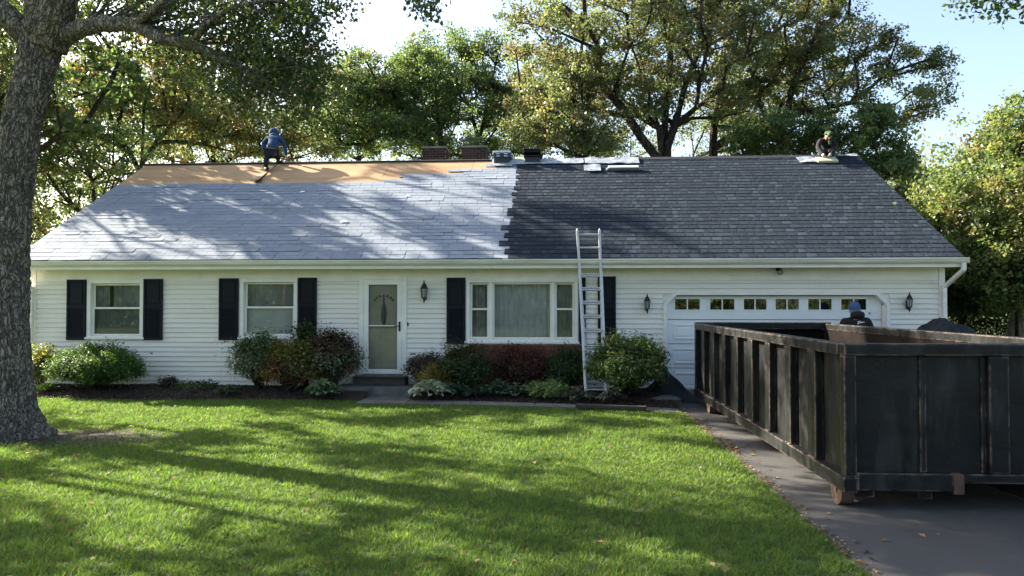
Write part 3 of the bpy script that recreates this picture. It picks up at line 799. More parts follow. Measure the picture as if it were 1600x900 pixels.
for y0 in (.23, 6.15):
    for x0 in (.0, DW - .12):
        Mx = Matrix.Translation((x0, y0, .142)) @ Matrix.Rotation(R(90), 4, 'Y')
        w = db_(MB().lathe([(.05, .0), (.10, .012), (.115, .0), (.142, .0), (.142, .12), (.115, .12), (.10, .108), (.05, .12)], 28, Mx), "wheel", 'rust')
        b = MB(); b.tube([(x0 - .012, y0, .142), (x0 + .132, y0, .142)], .032, 12); db_(b, "axle", 'rust', w)
        db_(MB().box(x0 + .122, x0 + .30, y0 - .14, y0 + .14, .10, .2690), "wheel_bracket", 'dump')

# ------------------------------------------------------------------ LADDER
lb0, lb1 = Vector((at(915.5, 616, 14.62).x, 14.62, .10)), Vector((at(947, 616, 14.62).x, 14.62, .10))
lt = at(902, 360, 15.55)
lt1 = at(937, 360, 15.55)
lad = thing("extension_ladder", (lb0 + lb1) / 2, "aluminium extension ladder leaning on the gutter beside the big window", "ladder")
def rail(a, c, nm):
    b = MB(); b.bar(a, c, .052, .075); o = b.build(nm, M['alu'], lad, bevel=.006); return o
yo = Vector((0, -.045, 0))
for a, c in ((lb0, lt), (lb1, lt1)):
    mid = a.lerp(c, .74)
    rail(a, mid, "rail")
    a2 = a.lerp(c, .16) + Vector((0, .048, 0)); s = .034 if c is lt else -.034; a2.x += s; c2 = c + Vector((0, .048, 0)); c2.x += s * .0
    rail(a2, c2, "rail")
    b = MB(); b.tube([c2, c2 + (c - a).normalized() * .05], [.026, .006], 8); b.build("end_cap", M['alu'], lad)
    b = MB(); b.box(a.x - .03, a.x + .03, a.y - .05, a.y + .05, a.z - .015, a.z + .03); b.build("foot", M['black'], lad)
nr = 12
for k in range(nr):
    t = (k + .55) / nr
    p, q = lb0.lerp(lt, t), lb1.lerp(lt1, t)
    if t < .74: MB().tube([p, q], .020, 8).build("rung", M['rung'], lad)
    if t > .17:
        o_ = Vector((0, .048, .04)); MB().tube([p + o_ + Vector((.02, 0, 0)), q + o_ - Vector((.02, 0, 0))], .020, 8).build("rung", M['rung'], lad)

# ------------------------------------------------------------------ PEOPLE
def skin(name, P, E, mt, parent, root, sub=1, islands=()):
    keys = list(P); idx = {k: i for i, k in enumerate(keys)}; off = wloc(parent)
    me = bpy.data.meshes.new(name)
    me.from_pydata([tuple(Vector(P[k][0]) - off) for k in keys], [(idx[a], idx[c]) for a, c in E], [])
    o = link(name, me, mt, parent)
    sk = o.modifiers.new("skin", 'SKIN'); sk.branch_smoothing = .6; sk.use_smooth_shade = True
    if not me.skin_vertices: raise RuntimeError("no skin layer")
    for k in keys:
        r = P[k][1]; r = r if hasattr(r, '__len__') else (r, r)
        me.skin_vertices[0].data[idx[k]].radius = r
        me.skin_vertices[0].data[idx[k]].use_root = k == root or k in islands
    ss = o.modifiers.new("subdivision", 'SUBSURF'); ss.levels = sub; ss.render_levels = sub
    return o
def hand(P, E, w, elbow, tag_, curl, side, isl):
    w, elbow = Vector(w), Vector(elbow); d = (w - elbow).normalized()
    n = d.cross(Vector((0, 0, 1)) if abs(d.z) < .9 else Vector((0, 1, 0))).normalized(); u = n.cross(d)
    P['palm' + tag_] = (w + d * .06, (.036, .020)); E.append(('wrist' + tag_, 'palm' + tag_))
    for i, (sp, L) in enumerate(((-.030, .066), (-.010, .078), (.010, .072), (.028, .055))):
        b0 = w + d * .075 + n * sp; c1 = b0 + d * L * .5 + u * curl * .012; c2 = c1 + d * L * .42 + u * curl * .03
        for j, (q, r) in enumerate(((b0, .0095), (c1, .0088), (c2, .0075))): P[f'f{i}{j}{tag_}'] = (q, r)
        E += [(f'f{i}0{tag_}', f'f{i}1{tag_}'), (f'f{i}1{tag_}', f'f{i}2{tag_}')]; isl.append(f'f{i}0{tag_}')
    b0 = w + d * .03 - n * side * .028; c1 = b0 + d * .03 - n * side * .03 + u * .01; c2 = c1 + d * .03 + u * .015
    for j, (q, r) in enumerate(((b0, .012), (c1, .0105), (c2, .009))): P[f't{j}{tag_}'] = (q, r)
    E += [(f't0{tag_}', f't1{tag_}'), (f't1{tag_}', f't2{tag_}')]; isl.append(f't0{tag_}')
def ell(b, c, rx, ry, rz, n=12, m=8, z0=-1.0, z1=1.0, rot=None):
    p = []
    for i in range(m + 1):
        s = z0 + (z1 - z0) * i / m; rr = math.sqrt(max(0.0, 1 - s * s)) or .02
        for k in range(n):
            t = 2*math.pi*k/n; v = Vector((rx*rr*math.cos(t), ry*rr*math.sin(t), rz*s))
            if rot is not None: v = rot @ v
            p.append(tuple(Vector(c) + v))
    f = [(i*n+k, i*n+(k+1) % n, (i+1)*n+(k+1) % n, (i+1)*n+k) for i in range(m) for k in range(n)]
    f += [tuple(range(n-1, -1, -1)), tuple(range(m*n, m*n+n))]
    b.add(p, f); return b
LIMBS = [('pelvis','spine'),('spine','chest'),('chest','neck'),('neck','jaw'),('jaw','crown'),
         ('chest','shL'),('shL','elL'),('elL','wristL'),('chest','shR'),('shR','elR'),('elR','wristR'),
         ('pelvis','hipL'),('hipL','knL'),('knL','anL'),('anL','toeL'),('pelvis','hipR'),('hipR','knR'),('knR','anR'),('anR','toeR')]
RAD = dict(pelvis=.135, spine=(.14,.105), chest=(.15,.115), neck=.055, jaw=(.092,.098), crown=(.105,.112), shL=.065, shR=.065, elL=.043, elR=.043, wristL=.03, wristR=.03,
           hipL=.088, hipR=.088, knL=.062, knR=.062, anL=.034, anR=.034, toeL=(.026,.018), toeR=(.026,.018))
def person(J, base, label, skin_m, top_m, leg_m, boot_m, curl=(1, 1), face=None, glove_m=None):
    J = {k: Vector(v) for k, v in J.items()}
    t = thing("person", base, label, "person")
    SH = dict(pelvis=.8, spine=.72, chest=.68, shL=.75, shR=.75)
    P = {k: (J[k], tuple(q * SH.get(k, 1) for q in RAD[k]) if hasattr(RAD[k], '__len__') else RAD[k] * SH.get(k, 1)) for k in RAD}; E = list(LIMBS); isl = []
    for s, sd, c in (('L', -1, curl[0]), ('R', 1, curl[1])): hand(P, E, J['wrist'+s], J['el'+s], s, c, sd, isl)
    if face:                                  # a nose and ears on the head
        f = Vector(face); mid = J['jaw'].lerp(J['crown'], .35); sdv = f.cross(J['crown'] - J['jaw']).normalized()
        P['n0'] = (mid + f * .075, .016); P['n1'] = (mid + f * .105 - (J['crown']-J['jaw']).normalized() * .02, .014); E.append(('n0', 'n1')); isl.append('n0')
        for i, s in enumerate((-1, 1)):
            P[f'e{i}a'] = (mid + sdv * s * .075, .018); P[f'e{i}b'] = (mid + sdv * s * .092 + Vector((0, 0, .015)), .012); E.append((f'e{i}a', f'e{i}b')); isl.append(f'e{i}a')
    skin("body", P, E, skin_m, t, 'pelvis', 2, isl)
    g = lambda k, d: (J[k], (RAD[k][0] + d, RAD[k][1] + d) if hasattr(RAD[k], '__len__') else RAD[k] + d)
    Q = {k: g(k, .022) for k in ('pelvis', 'spine', 'chest', 'shL', 'elL', 'shR', 'elR')}
    Q['neck'] = (J['chest'].lerp(J['neck'], 1.0), .088)
    for s in 'LR': Q['wrist'+s] = (J['el'+s].lerp(J['wrist'+s], .96), .045)
    skin("jacket", Q, [e for e in LIMBS if e[0] in Q and e[1] in Q], top_m, t, 'pelvis', 2)
    Q = {k: g(k, .016) for k in ('pelvis', 'hipL', 'hipR', 'knL', 'knR')}
    for s in 'LR': Q['an'+s] = (J['an'+s] + Vector((0, 0, .02)), .062)
    skin("trousers", Q, [e for e in LIMBS if e[0] in Q and e[1] in Q], leg_m, t, 'pelvis', 2)
    for s in 'LR':
        d = J['toe'+s] - J['an'+s]
        Q = {'a': (J['an'+s] + Vector((0, 0, .05)), .062), 'b': (J['an'+s] - Vector((0, 0, .01)), .066), 'c': (J['toe'+s] + d * .25, (.062, .046))}
        skin("boot", Q, [('a', 'b'), ('b', 'c')], boot_m, t, 'a', 2)
    if glove_m:
        for s in 'LR':
            d = (J['wrist'+s] - J['el'+s]).normalized()
            b = MB(); b.tube([J['wrist'+s] - d * .03, J['wrist'+s] + d * .02, J['wrist'+s] + d * .07], [.042, .044, .04], 10); b.build("glove", glove_m, t, smooth=True)
    return t, J

# roofer bending on the bare plywood, back to us
fL, fR = roof_hit(415, 266.5), roof_hit(434, 256.5)
pY = (fL.y + fR.y) / 2
J = dict(anL=fL + Vector((-.0, .03, .07)), toeL=fL + Vector((.10, -.10, .035)), anR=fR + Vector((0, -.02, .07)), toeR=fR + Vector((.08, .10, .08)),
         knL=at(415.5, 252, fL.y + .06), knR=at(435, 246.5, fR.y - .05), hipL=at(419, 239, pY - .05), hipR=at(430.5, 239, pY - .05), pelvis=at(424.5, 237, pY - .07),
         spine=at(426, 227, pY + .08), chest=at(428, 217, pY + .28), neck=at(428.5, 213, pY + .42), jaw=at(428.5, 210.5, pY + .50), crown=at(429, 207.5, pY + .60),
         shL=at(418, 216.5, pY + .27), elL=at(411, 226, pY + .22), wristL=at(412.5, 235.5, pY + .05), shR=at(439.5, 217, pY + .27), elR=at(445, 229, pY + .28), wristR=at(447.5, 244, pY + .34))
roofer, J = person(J, (fL + fR) / 2, "roofer in blue hooded top and tool belt bending on the bare plywood", M['skin'], M['blue'], M['navy'], M['black'])
b = ell(MB(), J['crown'] - Vector((0, .05, .015)), .145, .165, .15); ell(b, J['neck'] - Vector((0, .04, .01)), .13, .13, .10); b.build("hood", M['blue'], roofer, smooth=True)
b = MB(); c = J['pelvis'] + Vector((0, .02, .075)); n = 20
ring = [(c.x + .185*math.cos(t), c.y + .155*math.sin(t), c.z + .012*math.sin(2*t)) for t in np.linspace(0, 2*math.pi, n)]
b.tube(ring, .024, 6, cap=False); b.build("tool_belt", M['leather'], roofer, smooth=True)
for px_, py_, w, h in ((411.5, 238, .09, .15), (438, 238.5, .09, .14), (431, 239, .035, .15), (417, 238, .05, .13)):
    q = at(px_, py_, pY - .14 if w < .06 else pY - .08); MB().box(q.x - w/2, q.x + w/2, q.y - .04, q.y + .04, q.z - h/2, q.z + h/2).build("pouch", M['leather'], roofer, bevel=.02)
hp = J['wristR'] + (J['wristR'] - J['elR']).normalized() * .09
ham = thing("hammer", hp, "small hammer in the right hand of the bending roofer", "hammer")
MB().tube([hp + Vector((-.02, -.03, .02)), hp + Vector((.12, .12, -.10))], .012, 8).build("handle", M['tool'], ham)
MB().bar(hp + Vector((.09, .19, -.04)), hp + Vector((.15, .05, -.16)), .03, .03).build("head", M['steel'], ham)
e0, e1 = roof_hit(405.5, 281, .03), roof_hit(432, 257.5, .03)
sh = thing("pry_bar", e0, "long wooden handled shingle remover lying down the plywood by the roofer", "roofing tool")
MB().tube([e0.lerp(e1, .12), e1], .02, 8).build("handle", M['tool'], sh)
MB().tube([e0, e0.lerp(e1, .38)], .026, 8).build("socket", M['black'], sh)
MB().bar(e0 + Vector((-.10, -.10, -.05)), e0 + Vector((.04, .03, .005)), .17, .02).build("blade", M['black'], sh)

# roofer crouching at the far right of the ridge, face down
c0 = roof_hit(1290, 250)
J = dict(anL=at(1284.5, 247.5, c0.y + .05), toeL=at(1284, 250.5, c0.y - .13), anR=at(1299, 246.5, c0.y + .05), toeR=at(1300, 249.5, c0.y - .13),
         knL=at(1282.5, 236, c0.y - .22), knR=at(1300.5, 235, c0.y - .20), hipL=at(1284.5, 239, c0.y + .22), hipR=at(1297, 238.5, c0.y + .22), pelvis=at(1291, 236, c0.y + .25),
         spine=at(1291, 226, c0.y + .20), chest=at(1291.5, 219.5, c0.y + .05), neck=at(1293, 215.5, c0.y - .05), jaw=at(1294, 215, c0.y - .15), crown=at(1294.5, 210, c0.y - .17),
         shL=at(1281.5, 219.5, c0.y + .03), elL=at(1277.5, 231, c0.y - .08), wristL=at(1286.5, 242.5, c0.y - .30), shR=at(1302, 219, c0.y + .03), elR=at(1305.5, 231, c0.y - .06), wristR=at(1297, 242, c0.y - .30))
croucher, J = person(J, c0, "roofer in dark jacket and lime cap crouching at the far end of the ridge", M['skin'], M['blackcloth'], M['greycloth'], M['black'], face=(0, -.8, -.6), glove_m=M['glove'])
b = ell(MB(), J['crown'] + Vector((0, .01, .01)), .105, .115, .095, z0=-.2); b.tube([J['crown'] + Vector((0, -.08, .0)), J['crown'] + Vector((0, -.17, -.05))], [.07, .05], 8); b.build("cap", M['lime'], croucher, smooth=True)
q = J['chest'] + Vector((.03, -.17, -.06)); MB().box(q.x - .04, q.x + .04, q.y - .03, q.y + .03, q.z - .10, q.z + .04).build("scarf", M['lime'], croucher, bevel=.02)
pu, pv = roof_uv(1291, 253)
pad = thing("kneeling_pad", rp(pu, pv), "yellowed foam kneeling pad under the crouching roofer", "pad")
b = MB(); b.box(-.27, .27, -.16, .16, .022, .095, rmat(pu, pv)); b.build("pad_core", M['pad'], pad, bevel=.025)
b = MB(); b.box(-.36, -.26, -.10, .17, .02, .06, rmat(pu, pv)); b.build("pad_flap", M['pad'], pad, bevel=.02)

# man behind the dumpster, back to us
mx = at(1338, 475, 15.2).x; my = 15.22
V = lambda x, y, z: Vector((mx + x * 1.1, my + y, z * 1.085))
J = dict(anL=V(-.13, .0, .09), toeL=V(-.16, .17, .04), anR=V(.13, 0, .09), toeR=V(.15, .17, .04), knL=V(-.12, .04, .50), knR=V(.12, .03, .50), hipL=V(-.10, 0, .92), hipR=V(.10, 0, .92),
         pelvis=V(0, 0, .98), spine=V(0, -.01, 1.18), chest=V(0, .0, 1.43), neck=V(0, .02, 1.565), jaw=V(-.01, .05, 1.64), crown=V(-.01, .055, 1.73),
         shL=V(-.205, .0, 1.505), elL=V(-.30, .0, 1.20), wristL=V(-.24, .14, .96), shR=V(.205, 0, 1.505), elR=V(.295, .0, 1.20), wristR=V(.23, .14, .96))
man, J = person(J, (mx, my, .012), "man in black hooded sweatshirt and blue beanie behind the dumpster, back turned", M['skin'], M['blackcloth'], M['navy'], M['black'], face=(0, 1, 0))
b = ell(MB(), J['crown'] + Vector((0, 0, .0)), .112, .122, .115, z0=-.35); b.build("beanie", M['beanie'], man, smooth=True)
b = MB(); b.tube([(J['crown'].x + .108*math.cos(t), J['crown'].y + .118*math.sin(t), J['crown'].z - .035) for t in np.linspace(0, 2*math.pi, 20)], .017, 6, cap=False); b.build("beanie_cuff", M['beanie'], man, smooth=True)
b = ell(MB(), V(0, -.075, 1.585), .145, .10, .085, rot=Matrix.Rotation(R(-25), 3, 'X')); b.build("hood", M['blackcloth'], man, smooth=True)
b = ell(MB(), J['jaw'] + Vector((0, -.025, .02)), .108, .095, .085); b.build("hair", M['hoodgrey'], man, smooth=True)
b = MB(); py_ = my - .150                     # faint white print between the shoulders
for st in (((-.06, 1.415), (.0, 1.425)), ((-.045, 1.42), (-.05, 1.36)), ((-.015, 1.405), (-.02, 1.385), (-.005, 1.385)), ((.005, 1.41), (.008, 1.388), (.022, 1.41), (.028, 1.39)), ((.035, 1.41), (.05, 1.40), (.06, 1.41), (.075, 1.405))):
    for a, c in zip(st, st[1:]): b.bar((mx + .03 + a[0], py_, a[1] + .175), (mx + .03 + c[0], py_, c[1] + .175), .014, .012)
b.build("print", M['print'], man)

# ------------------------------------------------------------------ roofing materials on the roof
def sheet(label, pa, pb, mt, name="underlayment_sheet", cat="roofing sheet", h=.03, thick=.006, wr=.022, nx=26, ny=5, group=None):
    (x0, v1), (x1, v0) = roof_uv(*pa), roof_uv(*pb); v1 = min(v1, SL - .005)
    r = rp((x0 + x1)/2, (v0 + v1)/2); p = []
    for i in range(nx + 1):
        for j in range(ny + 1):
            x = x0 + (x1-x0)*i/nx; vv = v0 + (v1-v0)*j/ny
            jit = .06 * mnoise.noise(Vector((x*4, j, 7))) if j in (0, ny) else 0
            p.append(tuple(rp(x, vv + jit, h + wr * (1 + mnoise.noise(Vector((x * 3, vv * 5, h * 50))))) - r))
    f = [(i*(ny+1)+j, (i+1)*(ny+1)+j, (i+1)*(ny+1)+j+1, i*(ny+1)+j+1) for i in range(nx) for j in range(ny)]
    m = MB(); m.add(p, f); o = link(name, m.mesh(name), mt, None, r)
    s = o.modifiers.new("solidify", 'SOLIDIFY'); s.thickness = thick
    return tag(o, label, cat, group)
SG = "loose roofing sheets along the ridge"
sheet("pinkish white sheet under the blue wrapped bundle on the ridge", (770, 249), (800, 261), M['sheetgrey'], group=SG)
sheet("grey underlayment strip between the two bundles and the silver sheet", (801, 250), (912, 257.5), M['sheetgrey'], group=SG)
sheet("broad silver sheet on the ridge left of the ladder top", (913, 248), (999, 257), M['sheetgrey'], h=.036, group=SG)
sheet("crumpled pale square of underlayment hanging below the silver sheet", (912, 261), (939, 270.5), M['sheetgrey'], h=.05, wr=.02, group=SG)
sheet("pale flattened sheets left of the crouching roofer", (1243, 248), (1277, 256), M['sheetgrey'], h=.034, group=SG)
sheet("white ridge strip right of the crouching roofer", (1306, 243.5), (1340, 246.5), M['sheetgrey'], h=.04, group=SG)
u0, v0 = roof_uv(947, 268.5); u1, _ = roof_uv(1000, 268)
fb = thing("flashing_bundle", rp((u0+u1)/2, v0), "long bright bundle of metal flashing strips lying on dark shingles", "flashing")
for k in range(3): MB().box(u0 + .03*k, u1 - .02*k, -.0, .13, .03 + k*.034, .06 + k*.034, Matrix.Translation((0, 0, 0)) @ rmat(0, v0)).build("flashing_strip", M['wrap'] if k == 2 else M['steel'], fb, bevel=.004)
def bundle(px0, px1, pyt, label, nlay, mts, wrapped):
    p0, p1 = at(px0, 247, 20.62), at(px1, 247, 20.62); zt = at((px0+px1)/2, pyt, 20.5).z; zb = 6.027
    t = thing("shingle_bundle", ((p0.x+p1.x)/2, 20.62, zb), label, "shingle bundle", "shingle bundles on the ridge")
    MB().box(p0.x + .03, p1.x - .03, 20.46, 20.50, zb - .20, zb).build("support", M['deck'], t)
    hh = (zt - zb) / nlay
    for k in range(nlay):
        j = random.uniform(-.025, .025)
        MB().box(p0.x + j, p1.x + j, 20.42, 20.95, zb + k*hh + .004, zb + (k+1)*hh - .006).build("packet", mts[k % len(mts)], t, bevel=.015)
        if wrapped:
            for q in (.28, .7): MB().box(p0.x + j + (p1.x-p0.x)*q - .05, p0.x + j + (p1.x-p0.x)*q + .05, 20.412, 20.4195, zb + k*hh + .02, zb + (k+1)*hh - .02).build("wrapper_label", M['wrap'], t)
    return t
bundle(771, 799, 236, "blue plastic wrapped shingle bundle with white top at the roof join", 3, [M['wrapblue'], M['wrapblue'], M['wrap']], True)
bundle(819, 846, 232, "stack of near black shingle packets right of the blue bundle", 4, [M['blackcloth'], M['new'], M['blackcloth']], False)

# ------------------------------------------------------------------ tarps, stone, timber
def heap(name, c, rx, ry, h, label, cat, seed, sq=1.0):
    n, m = 56, 18; p = [(0, 0, h)]
    for j in range(1, m + 1):
        u = j / m
        for k in range(n):
            t = 2*math.pi*k/n; lob = 1 + .16*math.sin(3*t + seed) + .10*math.sin(7*t + 2*seed) + .10*mnoise.noise(Vector((math.cos(t)*2, math.sin(t)*2, seed)))
            r = u * lob; z = h * (1 - u**sq) * (1 + .18*mnoise.noise(Vector((r*rx*math.cos(t)*3, r*ry*math.sin(t)*3, seed)))) + .05 * math.sin(11*t + 5*u + seed) * u * (1-u*.6) + .02
            if j == m: z = .012
            p.append((rx*r*math.cos(t), ry*r*math.sin(t), max(.01, z)))
    f = [(0, 1+k, 1+(k+1) % n) for k in range(n)] + [(1+(j-1)*n+k, 1+j*n+k, 1+j*n+(k+1) % n, 1+(j-1)*n+(k+1) % n) for j in range(1, m) for k in range(n)]
    o = link(name, None or (lambda mb: mb.mesh(name))(MB().add(p, f)), M['tarp'], None, Vector(c)); o.data.polygons.foreach_set("use_smooth", [True]*len(o.data.polygons))
    return tag(o, label, cat)
heap("tarp", (at(1040, 600, 15.35).x, 15.40, .0), .55, .55, .66, "crumpled black tarp heaped at the left corner of the garage door", "tarp", 1.3, .75)
heap("tarp", (at(1066, 615, 15.0).x, 14.95, .0), .55, .40, .16, "flat spread of black tarp on the drive before the garage corner", "tarp", 4.1, 1.2)
heap("tarp_mound", (at(1474, 505, 15.0).x + .0, 14.95, 0), 1.0, .8, 1.50, "tall mound under black plastic beyond the dumpster by the house corner", "tarp", 2.2, 3.2)
tb = gp(900, 640.5); te = gp(1010, 644.5)
o = MB().bar(tb + Vector((0, .02, .075)), te + Vector((0, .02, .075)), .12, .07).build("landscape_timber", M['timber'], None, bevel=.012); tag(o, "dark landscape timber lying along the front of the walk", "timber")
b = MB(); 
def rock(name, c, r, label, cat="stone", mt='stone', sq=(1, 1, .6), seed=0):
    p = []; n, m = 14, 8
    for i in range(m + 1):
        ph = math.pi * i / m
        for k in range(n):
            t = 2*math.pi*k/n; v = Vector((math.sin(ph)*math.cos(t), math.sin(ph)*math.sin(t), math.cos(ph)))
            q = r * (1 + .3 * mnoise.noise(v * 1.7 + Vector((seed, 0, 0)))); p.append((v.x*q*sq[0], v.y*q*sq[1], v.z*q*sq[2]))
    f = [(i*n+k, (i+1)*n+k, (i+1)*n+(k+1) % n, i*n+(k+1) % n) for i in range(m) for k in range(n)]
    o = link(name, MB().add(p, f).mesh(name), M[mt], None, Vector(c)); return tag(o, label, cat)
c = gp(1040, 634); rock("edging_stone", (c.x, c.y + .25, .05), .16, "long grey edging stone where the planting bed meets the drive", mt='concrete', sq=(2.3, .8, .7), seed=3)
c = at(1593, 484, 21.2); rock("boulder", (c.x, 21.2, .9), .5, "tan boulder beside the hedge at the right edge", sq=(.7, .6, 1.9), seed=8)

# ------------------------------------------------------------------ FOLIAGE
def unit(a): return a / np.maximum(np.linalg.norm(a, axis=-1, keepdims=True), 1e-6)
def leaves(name, C, size, tint, mt, parent, aspect=.62, up=.35, out=None, droop=0.0, rng=RNG):
    C = np.asarray(C, dtype=np.float64) - np.array(wloc(parent) if parent is not None else (0, 0, 0)); n = len(C)
    nrm = rng.normal(size=(n, 3)); nrm[:, 2] = nrm[:, 2] + up * 2
    if out is not None: nrm += out * 1.2
    nrm = unit(nrm); d = rng.normal(size=(n, 3)); d[:, 2] -= droop
    d = unit(d - nrm * (d * nrm).sum(1, keepdims=True)); w = np.cross(nrm, d)
    s = np.asarray(size).reshape(-1, 1) * np.ones((n, 1))
    k = .10 * s * nrm
    V = np.stack([C - d*s*.5, C + w*s*aspect*.5 + d*s*.05 + k, C + d*s*.5 - k*.6, C - w*s*aspect*.5 + d*s*.05 + k], 1).reshape(-1, 3)
    me = bpy.data.meshes.new(name)
    me.vertices.add(4*n); me.vertices.foreach_set("co", V.astype(np.float32).ravel())
    me.loops.add(4*n); me.loops.foreach_set("vertex_index", np.arange(4*n, dtype=np.int32))
    me.polygons.add(n); me.polygons.foreach_set("loop_start", np.arange(0, 4*n, 4, dtype=np.int32))
    col = np.ones((n, 4), dtype=np.float32); col[:, :3] = np.clip(tint, 0.002, .9)
    ca = me.color_attributes.new("tint", 'FLOAT_COLOR', 'POINT'); ca.data.foreach_set("color", np.repeat(col, 4, 0).ravel())
    me.update(calc_edges=True)
    return link(name, me, mt, parent)

PAL = dict(
    green=[(.050, .078, .027), (.062, .090, .032), (.042, .066, .026), (.078, .096, .036)],
    dark=[(.032, .054, .020), (.042, .066, .025), (.028, .046, .019)],
    olive=[(.076, .088, .040), (.090, .096, .046), (.062, .078, .035), (.055, .070, .034), (.098, .084, .042), (.072, .09, .036)],
    autumn=[(.080, .090, .034), (.105, .102, .036), (.125, .105, .030), (.070, .088, .032), (.060, .078, .030), (.06, .085, .028), (.13, .080, .030)],
    gold=[(.082, .104, .034), (.074, .098, .034), (.098, .106, .032), (.108, .092, .034), (.066, .096, .032), (.060, .086, .030)],
    fresh=[(.062, .092, .034), (.076, .108, .038), (.052, .078, .030)],
)
def tints(cl, pal, rng, jit=.22):
    P = np.array(PAL[pal]) * np.array([1.68, 1.66, 1.85]) if isinstance(pal, str) else np.array(pal)
    nc = cl.max() + 1; base = P[rng.integers(0, len(P), nc)] * rng.uniform(.75, 1.25, (nc, 1))
    return base[cl] * rng.uniform(1 - jit, 1 + jit, (len(cl), 1)) * (1 + rng.normal(0, .06, (len(cl), 3)))

def tree(name, base, stems, blobs, ncl, nleaf, lsize, pal, label, seed, r0=.35, spread=.75, bark_=None, group=None, shell=.45, extra=None, trunk_mesh=True, cat="tree", flat=.62, twig=.4):
    nleaf = int(nleaf * (1.35 if lsize < .23 else .8)); lsize *= .69 if lsize < .23 else 1; spread *= .90
    rng = np.random.default_rng(seed); root = thing(name, base, label, cat, group)
    # clusters inside the crown's blobs
    vol = np.array([b[3]*b[4]*b[5] for b in blobs]) ** .8; pick = rng.choice(len(blobs), ncl, p=vol/vol.sum())
    B = np.array(blobs)[pick]; dirs = unit(rng.normal(size=(ncl, 3))); rad = (shell + (1-shell) * rng.random(ncl) ** .6)[:, None]
    CL = B[:, :3] + dirs * rad * B[:, 3:6]
    if extra is not None: CL = np.vstack([CL, np.array(extra)])
    nodes = []; par = []; plen = []
    for st in stems:                           # the stems share the base node
        prev = -1 if not nodes else 0; pts = [np.array(p, float) for p in st]
        if nodes: pts = pts[1:]
        else: nodes.append(pts[0]); par.append(-1); plen.append(0); prev = 0; pts = pts[1:]
        last = np.array(nodes[prev])
        for p in pts:
            seg = max(1, int(np.linalg.norm(p - last) / .8))
            for k in range(1, seg + 1):
                q = last + (p - last) * k / seg + rng.normal(0, .03, 3)
                nodes.append(q); par.append(prev); plen.append(plen[prev] + np.linalg.norm(q - nodes[prev])); prev = len(nodes) - 1
            last = p
    org = nodes[min(len(nodes)-1, 3)]; order = np.argsort(np.linalg.norm(CL - org, axis=1)); tips = []
    for ci in order:
        c = CL[ci]; A = np.array(nodes); d = np.linalg.norm(A - c, axis=1)
        cost = d + .28 * np.array(plen) + 1.2 * np.maximum(0, A[:, 2] - c[2] + .2); cost[0] += 5
        j = int(np.argmin(cost)); a = A[j]; L = d[j]; seg = max(1, int(L / .9)); prev = j
        bow = rng.normal(0, .09, 3) * L; bow[2] = abs(bow[2]) * .9
        for k in range(1, seg + 1):
            t = k / seg; q = a + (c - a) * t + bow * math.sin(math.pi * t) + (rng.normal(0, .05, 3) if k < seg else 0)
            nodes.append(q); par.append(prev); plen.append(plen[prev] + np.linalg.norm(q - nodes[prev])); prev = len(nodes) - 1
        tips.append(prev)
    n = len(nodes); A = np.array(nodes); w = np.zeros(n); w[tips] = 1.0
    for i in range(n - 1, 0, -1): w[par[i]] += w[i]
    r0 *= .55; rr = .012 + (r0 - .012) * (w / w[0]) ** .48
    mb = MB()
    if trunk_mesh:
        for i in range(1, n):
            p = par[i]
            if w[i] == 0 and i > 3: continue
            ra = rr[p] if p != 0 or True else rr[p]; ra = min(ra, rr[i] * 1.5); sides = 10 if rr[i] > .12 else 6 if rr[i] > .04 else 4
            flare = 1.5 if p == 0 else 1.0
            mb.tube([A[p], A[p] + (A[i]-A[p]) * 1.04], [ra * flare, rr[i]], sides, cap=False)
        t = mb.build("trunk", bark_ or M['bark2'], root, smooth=True)
    # leaves round the clusters and along the outer twigs
    T = A[tips]; per = rng.multinomial(nleaf, np.ones(len(T)) / len(T)); cl = np.repeat(np.arange(len(T)), per)
    sp = spread * rng.uniform(.7, 1.25, (len(T), 1)); off = rng.normal(size=(nleaf, 3)) * sp[cl] * np.array([1, 1, flat]) * .62
    sub = rng.integers(0, 5, nleaf); so = rng.normal(size=(len(T), 5, 3)) * sp[:, :, None] * np.array([1, 1, flat]) * .62   # small sprays inside each clump
    off = off * .45 + so[cl, sub] * .9
    P = T[cl] + off; ti = tints(cl * 5 + sub, pal, rng)
    leaves("crown", P, lsize * rng.uniform(.6, 1.25, nleaf), ti, M['leaf'], root, rng=rng, droop=.4)
    return root

